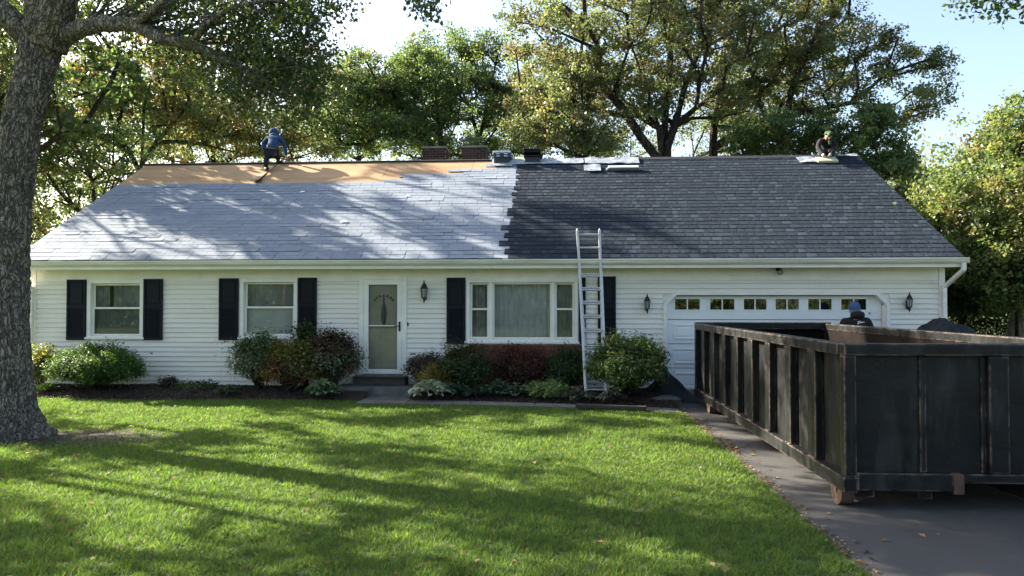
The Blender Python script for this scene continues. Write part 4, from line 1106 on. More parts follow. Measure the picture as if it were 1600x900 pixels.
# the great tree by the lawn: bark with ridges, flare and a fork
big = thing("oak_tree", tuple(gp(28, 683)), "big rough barked tree in the foreground at the left edge of the lawn", "tree")
bo = wloc(big)
def bigp(x, y): return at(x, y, bo.y)
path = [(22, 690, .47), (21, 668, .37), (18, 640, .305), (15, 590, .27), (12, 500, .25), (13, 400, .245), (20, 300, .24), (32, 200, .235), (53, 120, .235), (64, 70, .27), (73, 40, .285)]
zc = [bigp(a, c).z for a, c, r in path]; xc_ = [bigp(a, c).x for a, c, r in path]; rc = [r for a, c, r in path]
zc[0] = -.03
NS, NR = 150, 420; p = []
for i in range(NR + 1):
    z = zc[0] + (zc[-1] - zc[0]) * i / NR; x = np.interp(z, zc, xc_); r = np.interp(z, zc, rc)
    for k in range(NS):
        t = 2*math.pi*k/NS; c_, s_ = math.cos(t), math.sin(t)
        fl = max(0, 1 - z / .7) ** 2; root_ = 1 + fl * (.24 * max(0, math.cos(t*5 + 1.0)) + .12 * math.sin(t*3))
        wz = z + .05*mnoise.noise(Vector((c_*3, s_*3, z*9))); rid = mnoise.noise(Vector((c_*r*26, s_*r*26, wz*3.6))); rid2 = mnoise.noise(Vector((c_*r*44, s_*r*44, z*16)))
        big_ = mnoise.noise(Vector((c_*1.2, s_*1.2, z*.8)))
        q = r * root_ * (1 + .05*big_) + .034 * (.6 - min(.5, abs(rid)) * -1.9 - .6) + .014 * rid2
        p.append((x + c_*q, bo.y + s_*q, z))
f = [(i*NS+k, i*NS+(k+1) % NS, (i+1)*NS+(k+1) % NS, (i+1)*NS+k) for i in range(NR) for k in range(NS)]
m_ = MB(); m_.add(p, f)
fork = Vector((xc_[-1], bo.y, zc[-1]))
for pts_, rs in (([fork - Vector((.0, 0, .25)), fork + Vector((-.1, .1, .9)), fork + Vector((-.75, .4, 2.6)), fork + Vector((-1.4, .9, 4.6))], [.30, .25, .20, .14]),
                 ([fork - Vector((-.02, .02, .35)), fork + Vector((.35, -.05, .8)), fork + Vector((1.0, -.3, 2.5)), fork + Vector((1.9, -.4, 4.6))], [.27, .21, .17, .12]),
                 ([fork - Vector((.12, 0, .3)), fork + Vector((-.75, -.2, .35)), fork + Vector((-2.0, -.4, .9))], [.20, .15, .09])):
    m_.tube(pts_, rs, 14)
limb_px = [(92, 62, .17), (125, 45, .145), (165, 36, .125), (210, 38, .115), (255, 62, .10), (300, 68, .085), (350, 93, .07), (400, 118, .05), (440, 150, .03)]
dY = [0, -.05, -.1, -.2, -.3, -.35, -.3, -.2, -.1]
limb = [at(a, c, bo.y + d) for (a, c, r), d in zip(limb_px, dY)]
m_.tube(limb, [r * .86 for a, c, r in limb_px], 12)
trunk = m_.build("trunk", M['bark'], big, smooth=True)
lt_ = [limb[5], at(320, 40, bo.y - .5), at(360, 12, bo.y - .6), at(420, 0, bo.y - .5), at(480, 10, bo.y - .4)]
MB().tube(lt_, [.055, .045, .035, .025, .015], 8).build("limb", M['bark'], big, smooth=True)
MB().tube([limb[3], at(235, 20, bo.y - .5), at(290, -30, bo.y - .8)], [.06, .05, .04], 8).build("limb", M['bark'], big, smooth=True)
rng = np.random.default_rng(21)
cls = []
def cloud(n, x0, x1, y0, y1, d0, d1, cond=None):
    while n:
        x, y = rng.uniform(x0, x1), rng.uniform(y0, y1)
        if cond and not cond(x, y): continue
        cls.append(tuple(at(x, y, bo.y + rng.uniform(d0, d1)))); n -= 1
cloud(30, 110, 400, -40, 60, -.2, 2.0)
cloud(24, 250, 480, 30, 150, -.3, 1.6, lambda x, y: y < 60 + (x - 250) * .42 + 10 and y > (x - 250) * .2)
cloud(18, 370, 492, 75, 175, -.9, .8, lambda x, y: (x-432)**2/58**2 + (y-125)**2/44**2 < 1)
cloud(13, 415, 500, -12, 50, -.9, .6)
cloud(14, -60, 60, -60, 120, .8, 2.5)
low = len(cls)
UC = [(-8.2, 10.5, 10.2, 4.6, 4.2, 3.2), (-5.2, 9.6, 9.6, 3.6, 3.2, 2.2), (-11.5, 11, 8.6, 3.0, 3.0, 2.4)]
for i in range(46):
    b_ = UC[rng.integers(0, 3)]; d_ = unit(rng.normal(size=3)); q = np.array(b_[:3]) + d_ * (rng.random() ** .4) * np.array(b_[3:]); cls.append(tuple(q))
CLS = np.array(cls); nl = 31000
per = rng.multinomial(nl, np.concatenate([np.ones(low) * 1.25, np.ones(len(cls) - low)]) / (low * 1.25 + len(cls) - low)); cl = np.repeat(np.arange(len(cls)), per)
sub = rng.integers(0, 6, nl); so = rng.normal(size=(len(cls), 6, 3)) * np.array([.30, .30, .22]); so[low:] *= 2.0
offs = so[cl, sub] + rng.normal(size=(nl, 3)) * np.where(cl < low, .11, .26)[:, None]
leaves("crown", CLS[cl] + offs, np.where(cl < low, .066, .15) * rng.uniform(.7, 1.3, nl), tints(cl*6+sub, [(.044, .070, .022), (.055, .080, .025), (.034, .056, .020), (.075, .09, .03)], rng), M['leaf'], big, rng=rng, droop=.5)
tw = MB(); anchors = np.array([tuple(q) for q in limb[1:]] + [tuple(q) for q in lt_[1:]] + [tuple(fork + Vector((-.75, .4, 2.6))), tuple(fork + Vector((1.0, -.3, 2.5))), tuple(fork + Vector((-2.0, -.4, .9)))])
for i, c in enumerate(CLS):
    j = np.argmin(np.linalg.norm(anchors - c, axis=1)); a = anchors[j]; L = np.linalg.norm(a - c)
    tw.tube([a, (a + c) / 2 + rng.normal(0, .06, 3) * L + np.array([0, 0, .04*L]), c], [min(.05, .012 + .012*L), .012 + .005*L, .006], 5)
    if i < low:
        for s in so[i][:4]: tw.tube([c, c + s * .9], [.007, .003], 3)
tag(tw.build("twigs", M['bark'], big), kind='stuff')

# trees behind the house
def ptree(name, px, Y, stems_px, blobs_px, ncl, nleaf, lsize, pal, label, seed, **k):
    b0 = at(px, 475, Y); base = (b0.x, Y, 0)
    stems = []
    for st in stems_px: stems.append([base] + [tuple(at(x, y, Y + d)) for x, y, d in st])
    blobs = []
    for x, y, d, rx, ry in blobs_px:
        c = at(x, y, Y + d); sc = (Y + d) / FPX; blobs.append((c.x, c.y, c.z, rx*sc, (rx+ry)*.5*sc, ry*sc))
    return tree(name, base, stems, blobs, ncl, nleaf, lsize, pal, label, seed, **k)
TG = "trees behind the house"
ptree("oak_tree", 1032, 31, [[(1034, 250, 0), (1028, 200, 0), (1012, 140, 0), (985, 70, 0)], [(1038, 245, .3), (1042, 180, .4), (1048, 90, .2), (1050, 0, .5)], [(1030, 255, -.3), (1000, 215, -.5), (960, 150, -1), (905, 105, -1)], [(1042, 230, 0), (1070, 140, .8), (1100, 50, .5)]],
      [(990, 40, 0, 160, 150), (870, 90, -.5, 75, 105), (960, 130, .5, 130, 75), (1090, 90, 1, 110, 120), (1010, -70, 0, 190, 90)], 250, 62000, .20, 'olive', "huge many stemmed oak with bronze green crown rising over the ridge middle", 31, r0=.55, group=TG, spread=.85)
ptree("oak_tree", 1118, 34, [[(1112, 245, 0), (1118, 200, 0), (1130, 130, 0), (1160, 40, 0)], [(1115, 230, 0), (1165, 200, -.5), (1230, 178, -1), (1330, 160, -1.5), (1400, 165, -2)]],
      [(1220, 60, 0, 130, 105), (1310, 100, -1, 110, 80), (1400, 150, -2, 85, 36), (1430, 85, -1.5, 55, 45), (1230, -60, 0, 170, 90), (1200, 165, 0, 90, 45)], 210, 50000, .20, 'olive', "spreading oak with one long level limb reaching into the open sky at right", 32, r0=.45, group=TG, spread=.75)
ptree("oak_tree", 1262, 30, [[(1262, 240, 0), (1280, 180, 0), (1310, 100, 0)], [(1265, 235, 0), (1330, 215, 0), (1370, 200, 0)]],
      [(1330, 205, 0, 60, 38), (1370, 235, .5, 40, 40), (1240, 210, 0, 75, 30), (1180, 225, 0, 60, 22), (1390, 290, 0, 45, 60)], 85, 22000, .19, 'green', "low dark green tree just behind the crouching roofer", 33, r0=.25, group=TG, spread=.7)
ptree("maple_tree", 913, 29, [[(915, 250, 0), (912, 180, 0), (905, 110, 0), (900, 60, 0)]], [(890, 165, 0, 80, 70), (850, 205, 0, 60, 40), (945, 215, 0, 45, 30)], 60, 13000, .18, 'olive', "slim tree with thin crown in front of the huge oak", 34, r0=.18, group=TG, spread=.7)
ptree("oak_tree", 690, 33, [[(690, 250, 0), (690, 215, 0), (680, 150, 0), (660, 90, 0)], [(692, 235, 0), (715, 190, 0), (720, 120, 0)], [(688, 245, 0), (640, 190, -.5), (600, 130, -.5)]],
      [(585, 125, 0, 95, 52), (660, 140, .5, 80, 60), (540, 165, 0, 60, 70), (620, 205, 0, 110, 40), (510, 215, 0, 50, 35)], 170, 40000, .19, 'green', "broad rounded green tree behind the left chimney", 35, r0=.32, group=TG, spread=.75)
ptree("oak_tree", 744, 38, [[(744, 250, 0), (745, 210, 0), (730, 160, 0), (700, 90, 0)], [(746, 225, 0), (762, 170, 0), (775, 100, 0)]],
      [(700, 95, 0, 62, 48), (765, 105, 0, 55, 48), (670, 115, 0, 38, 40), (750, 160, 0, 85, 38), (800, 200, 0, 60, 42), (735, 226, 0, 75, 24), (668, 228, 0, 60, 24)], 135, 30000, .20, 'green', "tall tree with pointed tops behind the right chimney", 36, r0=.30, group=TG, spread=.8)
ptree("maple_tree", 218, 27, [[(218, 300, 0), (222, 240, 0), (228, 170, 0), (240, 90, 0)], [(220, 270, 0), (180, 200, .3), (150, 130, .3)], [(221, 255, 0), (270, 190, 0), (310, 150, 0)]],
      [(215, 120, 0, 105, 70), (300, 165, 0, 85, 65), (130, 150, 0, 80, 85), (360, 200, .5, 80, 55), (140, 250, .5, 60, 60)], 150, 26000, .17, 'autumn', "yellowing maple behind the left end of the roof", 37, r0=.26, group=TG, spread=.7)
ptree("maple_tree", 335, 31, [[(335, 260, 0), (330, 200, 0), (322, 130, 0), (318, 70, 0)]], [(330, 130, 0, 85, 75), (420, 190, 0, 75, 62), (290, 220, 0, 80, 40), (440, 120, 0, 60, 55), (470, 235, 0, 50, 28)], 130, 26000, .18, 'autumn', "mixed green and gold tree behind the bending roofer", 38, r0=.24, group=TG, spread=.75)
ptree("maple_tree", 150, 24, [[(150, 340, 0), (142, 280, 0), (110, 210, 0)], [(152, 330, 0), (175, 260, 0), (180, 200, 0)], [(150, 350, 0), (90, 300, 0), (60, 250, 0)]],
      [(110, 265, 0, 75, 65), (185, 235, 0, 55, 55), (60, 200, 0, 60, 100), (80, 350, .5, 45, 30), (30, 320, .5, 55, 60)], 100, 17000, .15, 'green', "low forking tree with open crown left of the roof edge", 39, r0=.2, group=TG, spread=.6)
ptree("maple_tree", -20, 22, [[(-20, 330, 0), (-10, 200, 0), (10, 80, 0)]], [(10, 130, 0, 70, 110), (-60, 200, 0, 90, 120), (20, 300, 0, 45, 80)], 90, 16000, .15, 'autumn', "gold leaved tree mostly hidden by the big foreground trunk", 40, r0=.2, group=TG, spread=.7)
ptree("maple_tree", 560, 40, [[(560, 250, 0), (565, 200, 0), (560, 130, 0)]], [(560, 150, 0, 80, 55), (500, 200, 0, 60, 48), (620, 215, 0, 70, 38)], 90, 17000, .2, 'olive', "pale olive tree filling the gap left of the rounded green tree", 45, r0=.25, group=TG, spread=.9)
ptree("maple_tree", 845, 41, [[(845, 250, 0), (842, 200, 0), (850, 120, 0)]], [(840, 150, 0, 60, 80), (800, 215, 0, 70, 32), (900, 225, 0, 70, 26)], 80, 16000, .2, 'green', "green tree in the back row between the right chimney and the huge oak", 46, r0=.25, group=TG, spread=.9)
ptree("maple_tree", 1010, 43, [[(985, 250, 0), (985, 215, 0)], [(1085, 240, 0), (1090, 200, 0)]], [(970, 228, 0, 70, 22), (1080, 222, 0, 70, 28), (1150, 205, 0, 60, 45), (1180, 120, 0, 70, 60)], 90, 16000, .2, 'olive', "low olive tree seen between the stems of the huge oak", 47, r0=.16, group=TG, spread=.9)
ptree("maple_tree", 270, 38, [[(270, 250, 0), (275, 170, 0)]], [(270, 170, 0, 90, 70), (380, 225, 0, 70, 32), (190, 200, 0, 70, 60)], 90, 15000, .2, 'fresh', "pale fresh green tree in the back row behind the yellowing maple", 48, r0=.2, group=TG, spread=.95)
# right of the house
ptree("maple_tree", 1650, 18.6, [[(1650, 420, 0), (1650, 330, 0), (1655, 220, 0)], [(1648, 400, 0), (1590, 320, -.5), (1560, 260, -.5)]],
      [(1650, 260, 0, 105, 118), (1560, 300, -.6, 75, 85), (1500, 370, -.6, 62, 75), (1600, 400, -1, 90, 62), (1690, 380, 0, 90, 90)], 240, 62000, .145, 'gold', "big round yellow green maple at the right edge beyond the house", 41, r0=.35, group="trees right of the house", spread=.55, shell=.62, flat=.8)
ptree("maple_tree", 1440, 42, [[(1440, 400, 0), (1440, 330, 0), (1442, 280, 0)]], [(1440, 300, 0, 45, 52), (1480, 285, 1, 35, 40), (1410, 330, 0, 40, 50), (1440, 390, 0, 60, 50)], 70, 15000, .22, 'autumn', "far russet and olive tree between the oak and the round maple", 42, r0=.25, group="trees right of the house", spread=.9)
ptree("maple_tree", 1590, 20.6, [[(1590, 480, 0), (1585, 450, 0)]], [(1590, 445, 0, 48, 35), (1560, 470, 0, 40, 22)], 40, 10000, .13, 'fresh', "small pale green tree in front of the round maple by the hedge", 43, r0=.08, group="trees right of the house", spread=.38)
ptree("maple_tree", 1500, 20.8, [[(1500, 470, 0), (1500, 440, 0)]], [(1500, 455, 0, 50, 32), (1545, 445, .5, 45, 32), (1470, 440, 0, 40, 50)], 60, 15000, .14, 'dark', "dark green understory bush above the hedge by the house corner", 44, r0=.1, group="trees right of the house", spread=.45, cat="bush")

# trees that stand outside the frame at left: their shade falls on the lawn and roof
def side_tree(x, y, h, rx, seed, label, pal='green', ncl=60, nl=6000, zc=.68, rz=.30, spread=.75):
    return tree("oak_tree", (x, y, 0), [[(x, y, 0), (x + .2, y, h*.35), (x, y + .2, h*.7)]], [(x, y, h*zc, rx, rx, h*rz), (x + rx*.5, y - rx*.4, h*(zc-.1), rx*.6, rx*.6, h*rz*.6)], ncl, nl, .26, pal, label, seed, r0=.36, spread=spread)
side_tree(-17.5, 13.0, 12.5, 4.6, 51, "leafy tree standing left of the big trunk, past the photo edge", ncl=30, nl=5600, spread=.85)
side_tree(-18.6, 23.2, 16.5, 5.6, 52, "tall leafy tree beyond the left end of the house, past the photo edge", ncl=80, nl=14000)

# a tree overhead at the right whose hanging sprays dip into the top of the view
ex = []
for x, y, d in ((655, -8, 8.2), (668, 4, 8.2), (664, 16, 8.1), (650, 14, 8.2), (678, 12, 8.3), (672, 24, 8.2), (1500, 4, 8.6), (1520, 12, 8.6), (1545, 4, 8.5), (1568, 8, 8.5), (1590, 2, 8.4), (1600, 12, 8.4), (1560, 22, 8.5), (1530, -14, 8.6), (1590, -20, 8.4)):
    ex.append(tuple(at(x, y, d)))
over = thing("oak_tree", (11.5, 3.0, 0), "tree overhead whose drooping sprays hang into the top of the photo", "tree")
rng = np.random.default_rng(77); mb = MB()
fk = Vector((10.8, 4.0, 7.2)); mb.tube([(11.5, 3, 0), (11.3, 3.3, 4), fk], [.36, .28, .22], 12)
a1, a2 = at(1620, -90, 8.5), at(700, -120, 8.2)
mb.tube([fk, at(1900, -190, 8.0), a1], [.14, .09, .05], 8); mb.tube([fk, Vector((5.0, 6.5, 7.6)), a2], [.16, .10, .04], 8)
for i, e in enumerate(ex):
    a = a2 if i < 6 else a1 if i > 8 else at(1540, -70, 8.5); mb.tube([a, (Vector(a) + Vector(e)) / 2 + Vector((.05, 0, .08)), e], [.012, .008, .003], 4)
mb.tube([a1, at(1540, -70, 8.5)], [.03, .015], 6)
mb.build("trunk", M['bark2'], over, smooth=True)
E_ = np.array(ex); ncr = 120; up = np.array([9.5, 4.5, 9.5]) + unit(rng.normal(size=(ncr, 3))) * (rng.random((ncr, 1)) ** .4) * np.array([4.0, 3.5, 2.2])
nl1 = 15 * 42; cl = np.repeat(np.arange(15), 42); P1 = E_[cl] + rng.normal(size=(nl1, 3)) * np.array([.075, .07, .075])
nl2 = 2600; c2 = rng.integers(0, ncr, nl2); P2 = up[c2] + rng.normal(size=(nl2, 3)) * .45
leaves("crown", np.vstack([P1, P2]), np.concatenate([np.full(nl1, .062), np.full(nl2, .2)]) * rng.uniform(.7, 1.3, nl1 + nl2), tints(np.concatenate([cl, c2 + 15]), 'dark', rng), M['leaf'], over, rng=rng, droop=.8)

# the woods across the street behind the photographer, which the panes mirror
rng = np.random.default_rng(90); nw = 90000; k = rng.integers(0, 90, nw)
cx_ = rng.uniform(-48, 48, 90); cy_ = rng.uniform(-36, -24, 90); hz_ = rng.uniform(2.5, 8, 90)
Pw = np.stack([cx_[k] + rng.normal(0, 2.0, nw), cy_[k] + rng.normal(0, 1.6, nw), np.maximum(.2, hz_[k] * rng.uniform(.05, 1.0, nw) + rng.normal(0, .7, nw))], 1)
tag(leaves("woods", Pw, .36 * rng.uniform(.6, 1.3, nw), tints(k, 'green', rng), M['leaf'], None, rng=rng), kind='stuff')

# the far wood closing the view behind house and trees
rng = np.random.default_rng(91); nc = 150; nw = 60000; k = rng.integers(0, nc, nw)
cx_ = rng.uniform(-75, 75, nc); cy_ = rng.uniform(56, 74, nc); hz_ = rng.uniform(6, 17, nc)
Pw = np.stack([cx_[k] + rng.normal(0, 2.2, nw), cy_[k] + rng.normal(0, 2.0, nw), np.maximum(.2, hz_[k] * rng.random(nw) ** .8 + rng.normal(0, .6, nw))], 1)
tag(leaves("woods", Pw, .46 * rng.uniform(.6, 1.3, nw), tints(k, 'olive', rng), M['leaf'], None, rng=rng), kind='stuff')

# ------------------------------------------------------------------ SHRUBS, HEDGE, HOSTAS
def bush(name, px0, px1, ytop, ybase, Y, pal, label, seed, n=5200, ls=.055, lumps=46, depth=.55, cat="shrub", lo=.10, group=None, aspect=.6, mt='bush_leaf', top=None, spike=0, sig=.10):
    rng = np.random.default_rng(seed); c = at((px0+px1)/2, ybase, Y); hw = abs(at(px1, 475, Y).x - at(px0, 475, Y).x) / 2
    n = int(n * 1.7)
    zt = at(c.x * 0 + (px0+px1)/2, ytop, Y).z; zb = max(.03, bed_h(c.x, .5) - .02); h = zt - zb
    root = thing(name, (c.x, Y, zb), label, cat, group)
    d = unit(rng.normal(size=(lumps, 3))); d[:, 2] = np.abs(d[:, 2]) * 1.0 - .25; d = unit(d)
    rad = rng.uniform(.70, .95, (lumps, 1)); q = d * rad
    C = np.stack([c.x + q[:, 0] * (hw - sig*.6), Y + q[:, 1] * depth, zb + h * (.42 + lo) + q[:, 2] * (h * (.58 - lo) - sig*.4)], 1)
    C[:, 2] = np.maximum(C[:, 2], zb + .05)
    cl = rng.integers(0, lumps, n); sg = sig * rng.uniform(.7, 1.3, (lumps, 1))
    P = C[cl] + rng.normal(size=(n, 3)) * sg[cl] * np.array([1, 1, .8])
    nf = n // 3; qq = unit(rng.normal(size=(nf, 3))) * rng.random((nf, 1)) ** .5 * .85    # filling leaves inside
    P[:nf] = np.stack([c.x + qq[:, 0]*hw*.9, Y + qq[:, 1]*depth*.9, zb + h*.5 + qq[:, 2]*h*.46], 1)
    P[:, 2] = np.maximum(P[:, 2], zb + .02)
    ti = tints(cl, np.array(pal) * 1.35, rng, .40); hl = rng.random(n) < .13; ti[hl] = ti[hl] * 1.8 + .012  # scattered leaves tinted paler, light glints put into the colour
    if top: m = (P[:, 2] > zb + h * .62) & (rng.random(n) < .65); ti[m] = np.array(top) * rng.uniform(.7, 1.3, (m.sum(), 1))
    outv = unit(P - np.array([c.x, Y, zb + h*.3]))
    leaves("foliage", P, ls * rng.uniform(.6, 1.3, n), ti, M[mt], root, aspect=aspect, out=outv, rng=rng)
    s = MB()
    for i in range(0, lumps, 2): s.tube([(c.x + rng.normal(0, .06), Y + rng.normal(0, .05), zb - .02), (c.x + (C[i, 0]-c.x)*.45, Y + (C[i, 1]-Y)*.4, zb + (C[i, 2]-zb)*.55), tuple(C[i])], [.014, .010, .004], 4)
    s.build("stem", M['bark2'], root); return root
VAR = [(.055, .085, .035), (.075, .105, .05), (.040, .062, .026), (.16, .18, .11)]
BURG = [(.085, .032, .026), (.065, .040, .024), (.10, .055, .030), (.055, .050, .028), (.06, .07, .035)]
bush("yew_bush", 78, 222, 538, 617, 15.15, [(.045, .085, .016), (.055, .10, .018), (.035, .065, .014)], "round clipped bright green yew under the left window", 61, n=15000, ls=.062, lumps=90, depth=.75, lo=.06, aspect=.42)
bush("euonymus_bush", 40, 84, 542, 612, 15.45, [(.16, .16, .025), (.10, .12, .03), (.06, .075, .03), (.20, .19, .04)], "yellow green shrub beside the big trunk at the house corner", 62, n=2600, ls=.06, lumps=26, depth=.35)
bush("variegated_shrub", 357, 452, 514, 618, 15.45, VAR, "tall loose green shrub under the second window", 63, n=6500, ls=.055, lumps=62, depth=.45, lo=.02)
bush("barberry_bush", 405, 500, 531, 620, 15.1, [(.11, .11, .022), (.085, .035, .025), (.07, .055, .025), (.13, .07, .03), (.10, .12, .03)], "yellow and wine red barberry between the two taller shrubs", 64, n=6000, ls=.052, lumps=56, depth=.4, lo=.02, top=(.15, .14, .022))
bush("smoke_bush", 470, 567, 513, 612, 15.35, [(.060, .040, .026), (.05, .062, .03), (.075, .048, .03), (.10, .115, .075)], "purple topped shrub left of the front door", 65, n=6800, ls=.055, lumps=62, depth=.45, lo=.05, top=(.075, .036, .024))
bush("evergreen_shrub", 452, 500, 500, 590, 15.7, [(.035, .06, .02), (.05, .075, .025)], "dark green shoots rising behind the purple topped shrub", 66, n=1900, ls=.06, lumps=22, depth=.2)
bush("smoke_bush", 634, 690, 545, 606, 15.55, [(.055, .045, .045), (.075, .055, .045), (.05, .055, .035)], "small sparse purplish shrub right of the front door", 67, n=1700, ls=.06, lumps=22, depth=.28, sig=.08)
bush("spirea_bush", 652, 703, 569, 605, 15.05, [(.16, .13, .025), (.13, .12, .03), (.10, .07, .02)], "small golden yellow shrub above the white edged hosta", 68, n=2200, ls=.04, lumps=26, depth=.3, sig=.07)
bush("yew_bush", 676, 772, 534, 608, 15.35, [(.034, .055, .018), (.045, .066, .020), (.028, .045, .016)], "dark yew with reddish top left of the brick apron", 69, n=7500, ls=.055, lumps=62, depth=.5, lo=.05, aspect=.42, top=(.065, .062, .022))
bush("barberry_bush", 762, 862, 540, 606, 15.45, [(.085, .030, .024), (.065, .028, .022), (.055, .035, .024), (.03, .028, .02)], "dark red barberry in front of the brick apron", 70, n=6000, ls=.045, lumps=60, depth=.4, lo=.05, top=(.11, .036, .026))
bush("boxwood_bush", 850, 918, 541, 606, 15.45, [(.026, .048, .016), (.034, .058, .019), (.022, .038, .014)], "dark green clipped bush left of the ladder foot", 71, n=5000, ls=.045, lumps=48, depth=.42, lo=.05)
bush("andromeda_bush", 914, 1044, 520, 624, 14.75, [(.065, .10, .026), (.085, .125, .032), (.050, .075, .022), (.11, .13, .04)], "large glossy light green bush right of the ladder", 72, n=9000, ls=.085, lumps=86, depth=.75, lo=.03, aspect=.4)
bush("fern_clump", 815, 892, 599, 630, 14.75, [(.10, .14, .045), (.13, .16, .055), (.07, .10, .03)], "light green feathery clump at the front of the bed", 73, n=2600, ls=.085, lumps=30, depth=.3, aspect=.25, sig=.07)
bush("seedling_plant", 590 - 345, 590 - 310, 590, 607, 15.6, [(.07, .05, .04), (.05, .055, .03)], "small purplish seedling by the foundation between the left windows", 74, n=420, ls=.05, lumps=10, depth=.15, sig=.05)
bush("low_plant", 272, 345, 601, 615, 15.4, [(.05, .075, .03), (.07, .09, .03)], "low green plants along the foundation under the siding", 75, n=1500, ls=.05, lumps=24, depth=.25, sig=.06)
bush("low_plant", 52, 80, 612, 622, 14.95, [(.13, .17, .04), (.10, .14, .03)], "small lime green plant beside the foot of the big trunk", 76, n=500, ls=.05, lumps=10, depth=.2, sig=.05)

def hosta_leaf(L, w, rng, edge=None):
    b = MB(); P = []; base = np.array(rng['base'])
    for i in range(6):
        t = i / 5; ww = w * math.sin(math.pi * min(1, t * .92 + .06)) ** .8; y = L * t; z = L * (.55 * t - .62 * t * t)
        P += [(-ww/2, y, z + ww*.18), (0, y, z), (ww/2, y, z + ww*.18)]
    f = []
    for i in range(5):
        for k in (0, 1): a = i*3+k; f.append((a, a+1, a+4, a+3))
    m = MB(); m.add(P, f); m.c = []
    for i, q in enumerate(P):
        c = base if (edge is None or i % 3 == 1) else np.array(edge); m.c.append(tuple(c) + (1,))
    return m.mesh("leaf")
def hosta(px, py, Y, r, label, base, edge, nleaf, seed, L=.26):
    rnd = random.Random(seed); c = at(px, py, Y); z0 = bed_h(c.x, .2) * .6
    root = thing("hosta_plant", (c.x, Y, z0), label, "hosta")
    V3 = []
    for k in range(4):
        j = rnd.uniform(.75, 1.25); V3.append(hosta_leaf(L, L * .52, dict(base=[q * j for q in base]), [q * j for q in edge] if edge else None))
    for m in V3: m.materials.append(M['hosta_leaf'])
    for k in range(nleaf):
        a = rnd.uniform(0, 2*math.pi); ring = rnd.random() ** .7
        o = link("leaf", rnd.choice(V3), None, root); s = rnd.uniform(.7, 1.15) * (.7 + .4*ring)
        o.location = (math.cos(a) * r * ring * .62, math.sin(a) * r * ring * .5, (.24 - .17*ring) * r / .32 + rnd.uniform(-.01, .03))
        o.rotation_euler = (R(rnd.uniform(-12, 50) * (1.25 - ring)), R(rnd.uniform(-30, 30)), a - math.pi/2); o.scale = (s, s, s)
    st = MB()
    for k in range(8): a = k * .785; st.tube([(c.x, Y, z0 - .03), (c.x + math.cos(a)*r*.4, Y + math.sin(a)*r*.3, z0 + .15)], .008, 4)
    st.build("stem", M['bark2'], root)
hosta(507, 622, 14.62, .42, "bluish green hosta left of the front step", (.085, .14, .065), (.15, .21, .11), 95, 1, .19)
hosta(671, 625, 14.62, .46, "white edged hosta right of the front step", (.16, .20, .11), (.50, .52, .40), 130, 2, .19)
hosta(716, 622, 14.85, .36, "dark green hosta next to the white edged one", (.05, .10, .05), None, 60, 3, .17)
hosta(748, 624, 14.72, .30, "dark bluish hosta between the dark green and the middle green ones", (.045, .09, .06), None, 50, 9, .16)
hosta(778, 618, 14.90, .42, "middle green hosta before the red barberry", (.06, .115, .055), (.08, .14, .07), 75, 4, .18)
hosta(808, 622, 14.80, .34, "grey green hosta left of the feathery clump", (.085, .12, .075), None, 55, 5, .16)
hosta(905, 628, 14.40, .36, "low dark leaved hosta before the ladder foot", (.05, .075, .045), (.14, .15, .11), 70, 6, .14)
hosta(958, 630, 14.25, .34, "grey leaved low hosta under the large light green bush", (.09, .095, .08), (.17, .175, .15), 60, 8, .13)
hosta(355, 622, 14.85, .26, "small hosta at the left foot of the tall loose shrub", (.07, .11, .05), None, 40, 7, .15)

hx0, hx1 = at(1474, 500, 22.3).x, 19.5
rng = np.random.default_rng(81); nh = 52000
hg = thing("hedge", ((hx0 + hx1)/2, 22.3, 0), "clipped low green hedge beyond the dumpster at right", "hedge")
ht = at(1540, 486, 22.0).z
fpos = rng.random((nh, 3)); P = np.stack([hx0 + fpos[:, 0]*(hx1-hx0), 21.9 + fpos[:, 1]*.8, .1 + (ht-.1) * fpos[:, 2]], 1); top = rng.random(nh) < .35
P[top, 2] = ht + rng.normal(0, .045, top.sum()) + .06*np.sin(P[top, 0]*2.1); fr = ~top & (rng.random(nh) < .6); P[fr, 1] = 21.9 + rng.normal(0, .05, fr.sum())
leaves("foliage", P, .075 * rng.uniform(.6, 1.3, nh), tints(rng.integers(0, 400, nh), [(.05, .075, .018), (.075, .09, .022), (.09, .085, .024), (.04, .06, .016)], rng), M['bush_leaf'], hg, rng=rng)
s = MB()
for k in range(14): x = hx0 + .3 + k*(hx1-hx0-.5)/13; s.tube([(x, 22.35, 0), (x, 22.35, ht*.8)], .02, 5)
s.build("stem", M['bark2'], hg)

# ------------------------------------------------------------------ GRASS, FALLEN LEAVES, MULCH CHIPS
rng = np.random.default_rng(5)
NB = 430000; Yb = 4.3 + (14.9 - 4.3) * rng.random(NB) ** 1.35
xl = -.80*Yb - 1.2; xr = np.minimum(DX + .03, .60*Yb + 1.0); Xb = xl + (xr - xl) * rng.random(NB)
edge_w = np.array([mnoise.noise(Vector((y*2.3, 1, 5))) for y in np.linspace(4, 15, 200)]); Xb_lim = DX - .03 + .05*np.interp(Yb, np.linspace(4, 15, 200), edge_w)
keep = (Xb < Xb_lim) & ((Xb < -4.0) | (Yb < 14.12 - .80*np.clip((Xb+3.6)/5.8, 0, 1)**2 - .02)) & ((Xb > -4.0) | (Yb < 14.52 + .10*np.sin(Xb*.9)))
keep &= (np.hypot(Xb - bo.x, (Yb - bo.y)) > .55)
bare = np.hypot((Xb - bo.x - .8)/1.7, (Yb - bo.y - .0)/.85); keep &= (bare > 1) | (rng.random(NB) < np.clip(bare*1.2 - .35, .05, 1))
Xb, Yb = Xb[keep], Yb[keep]; NB = len(Xb)
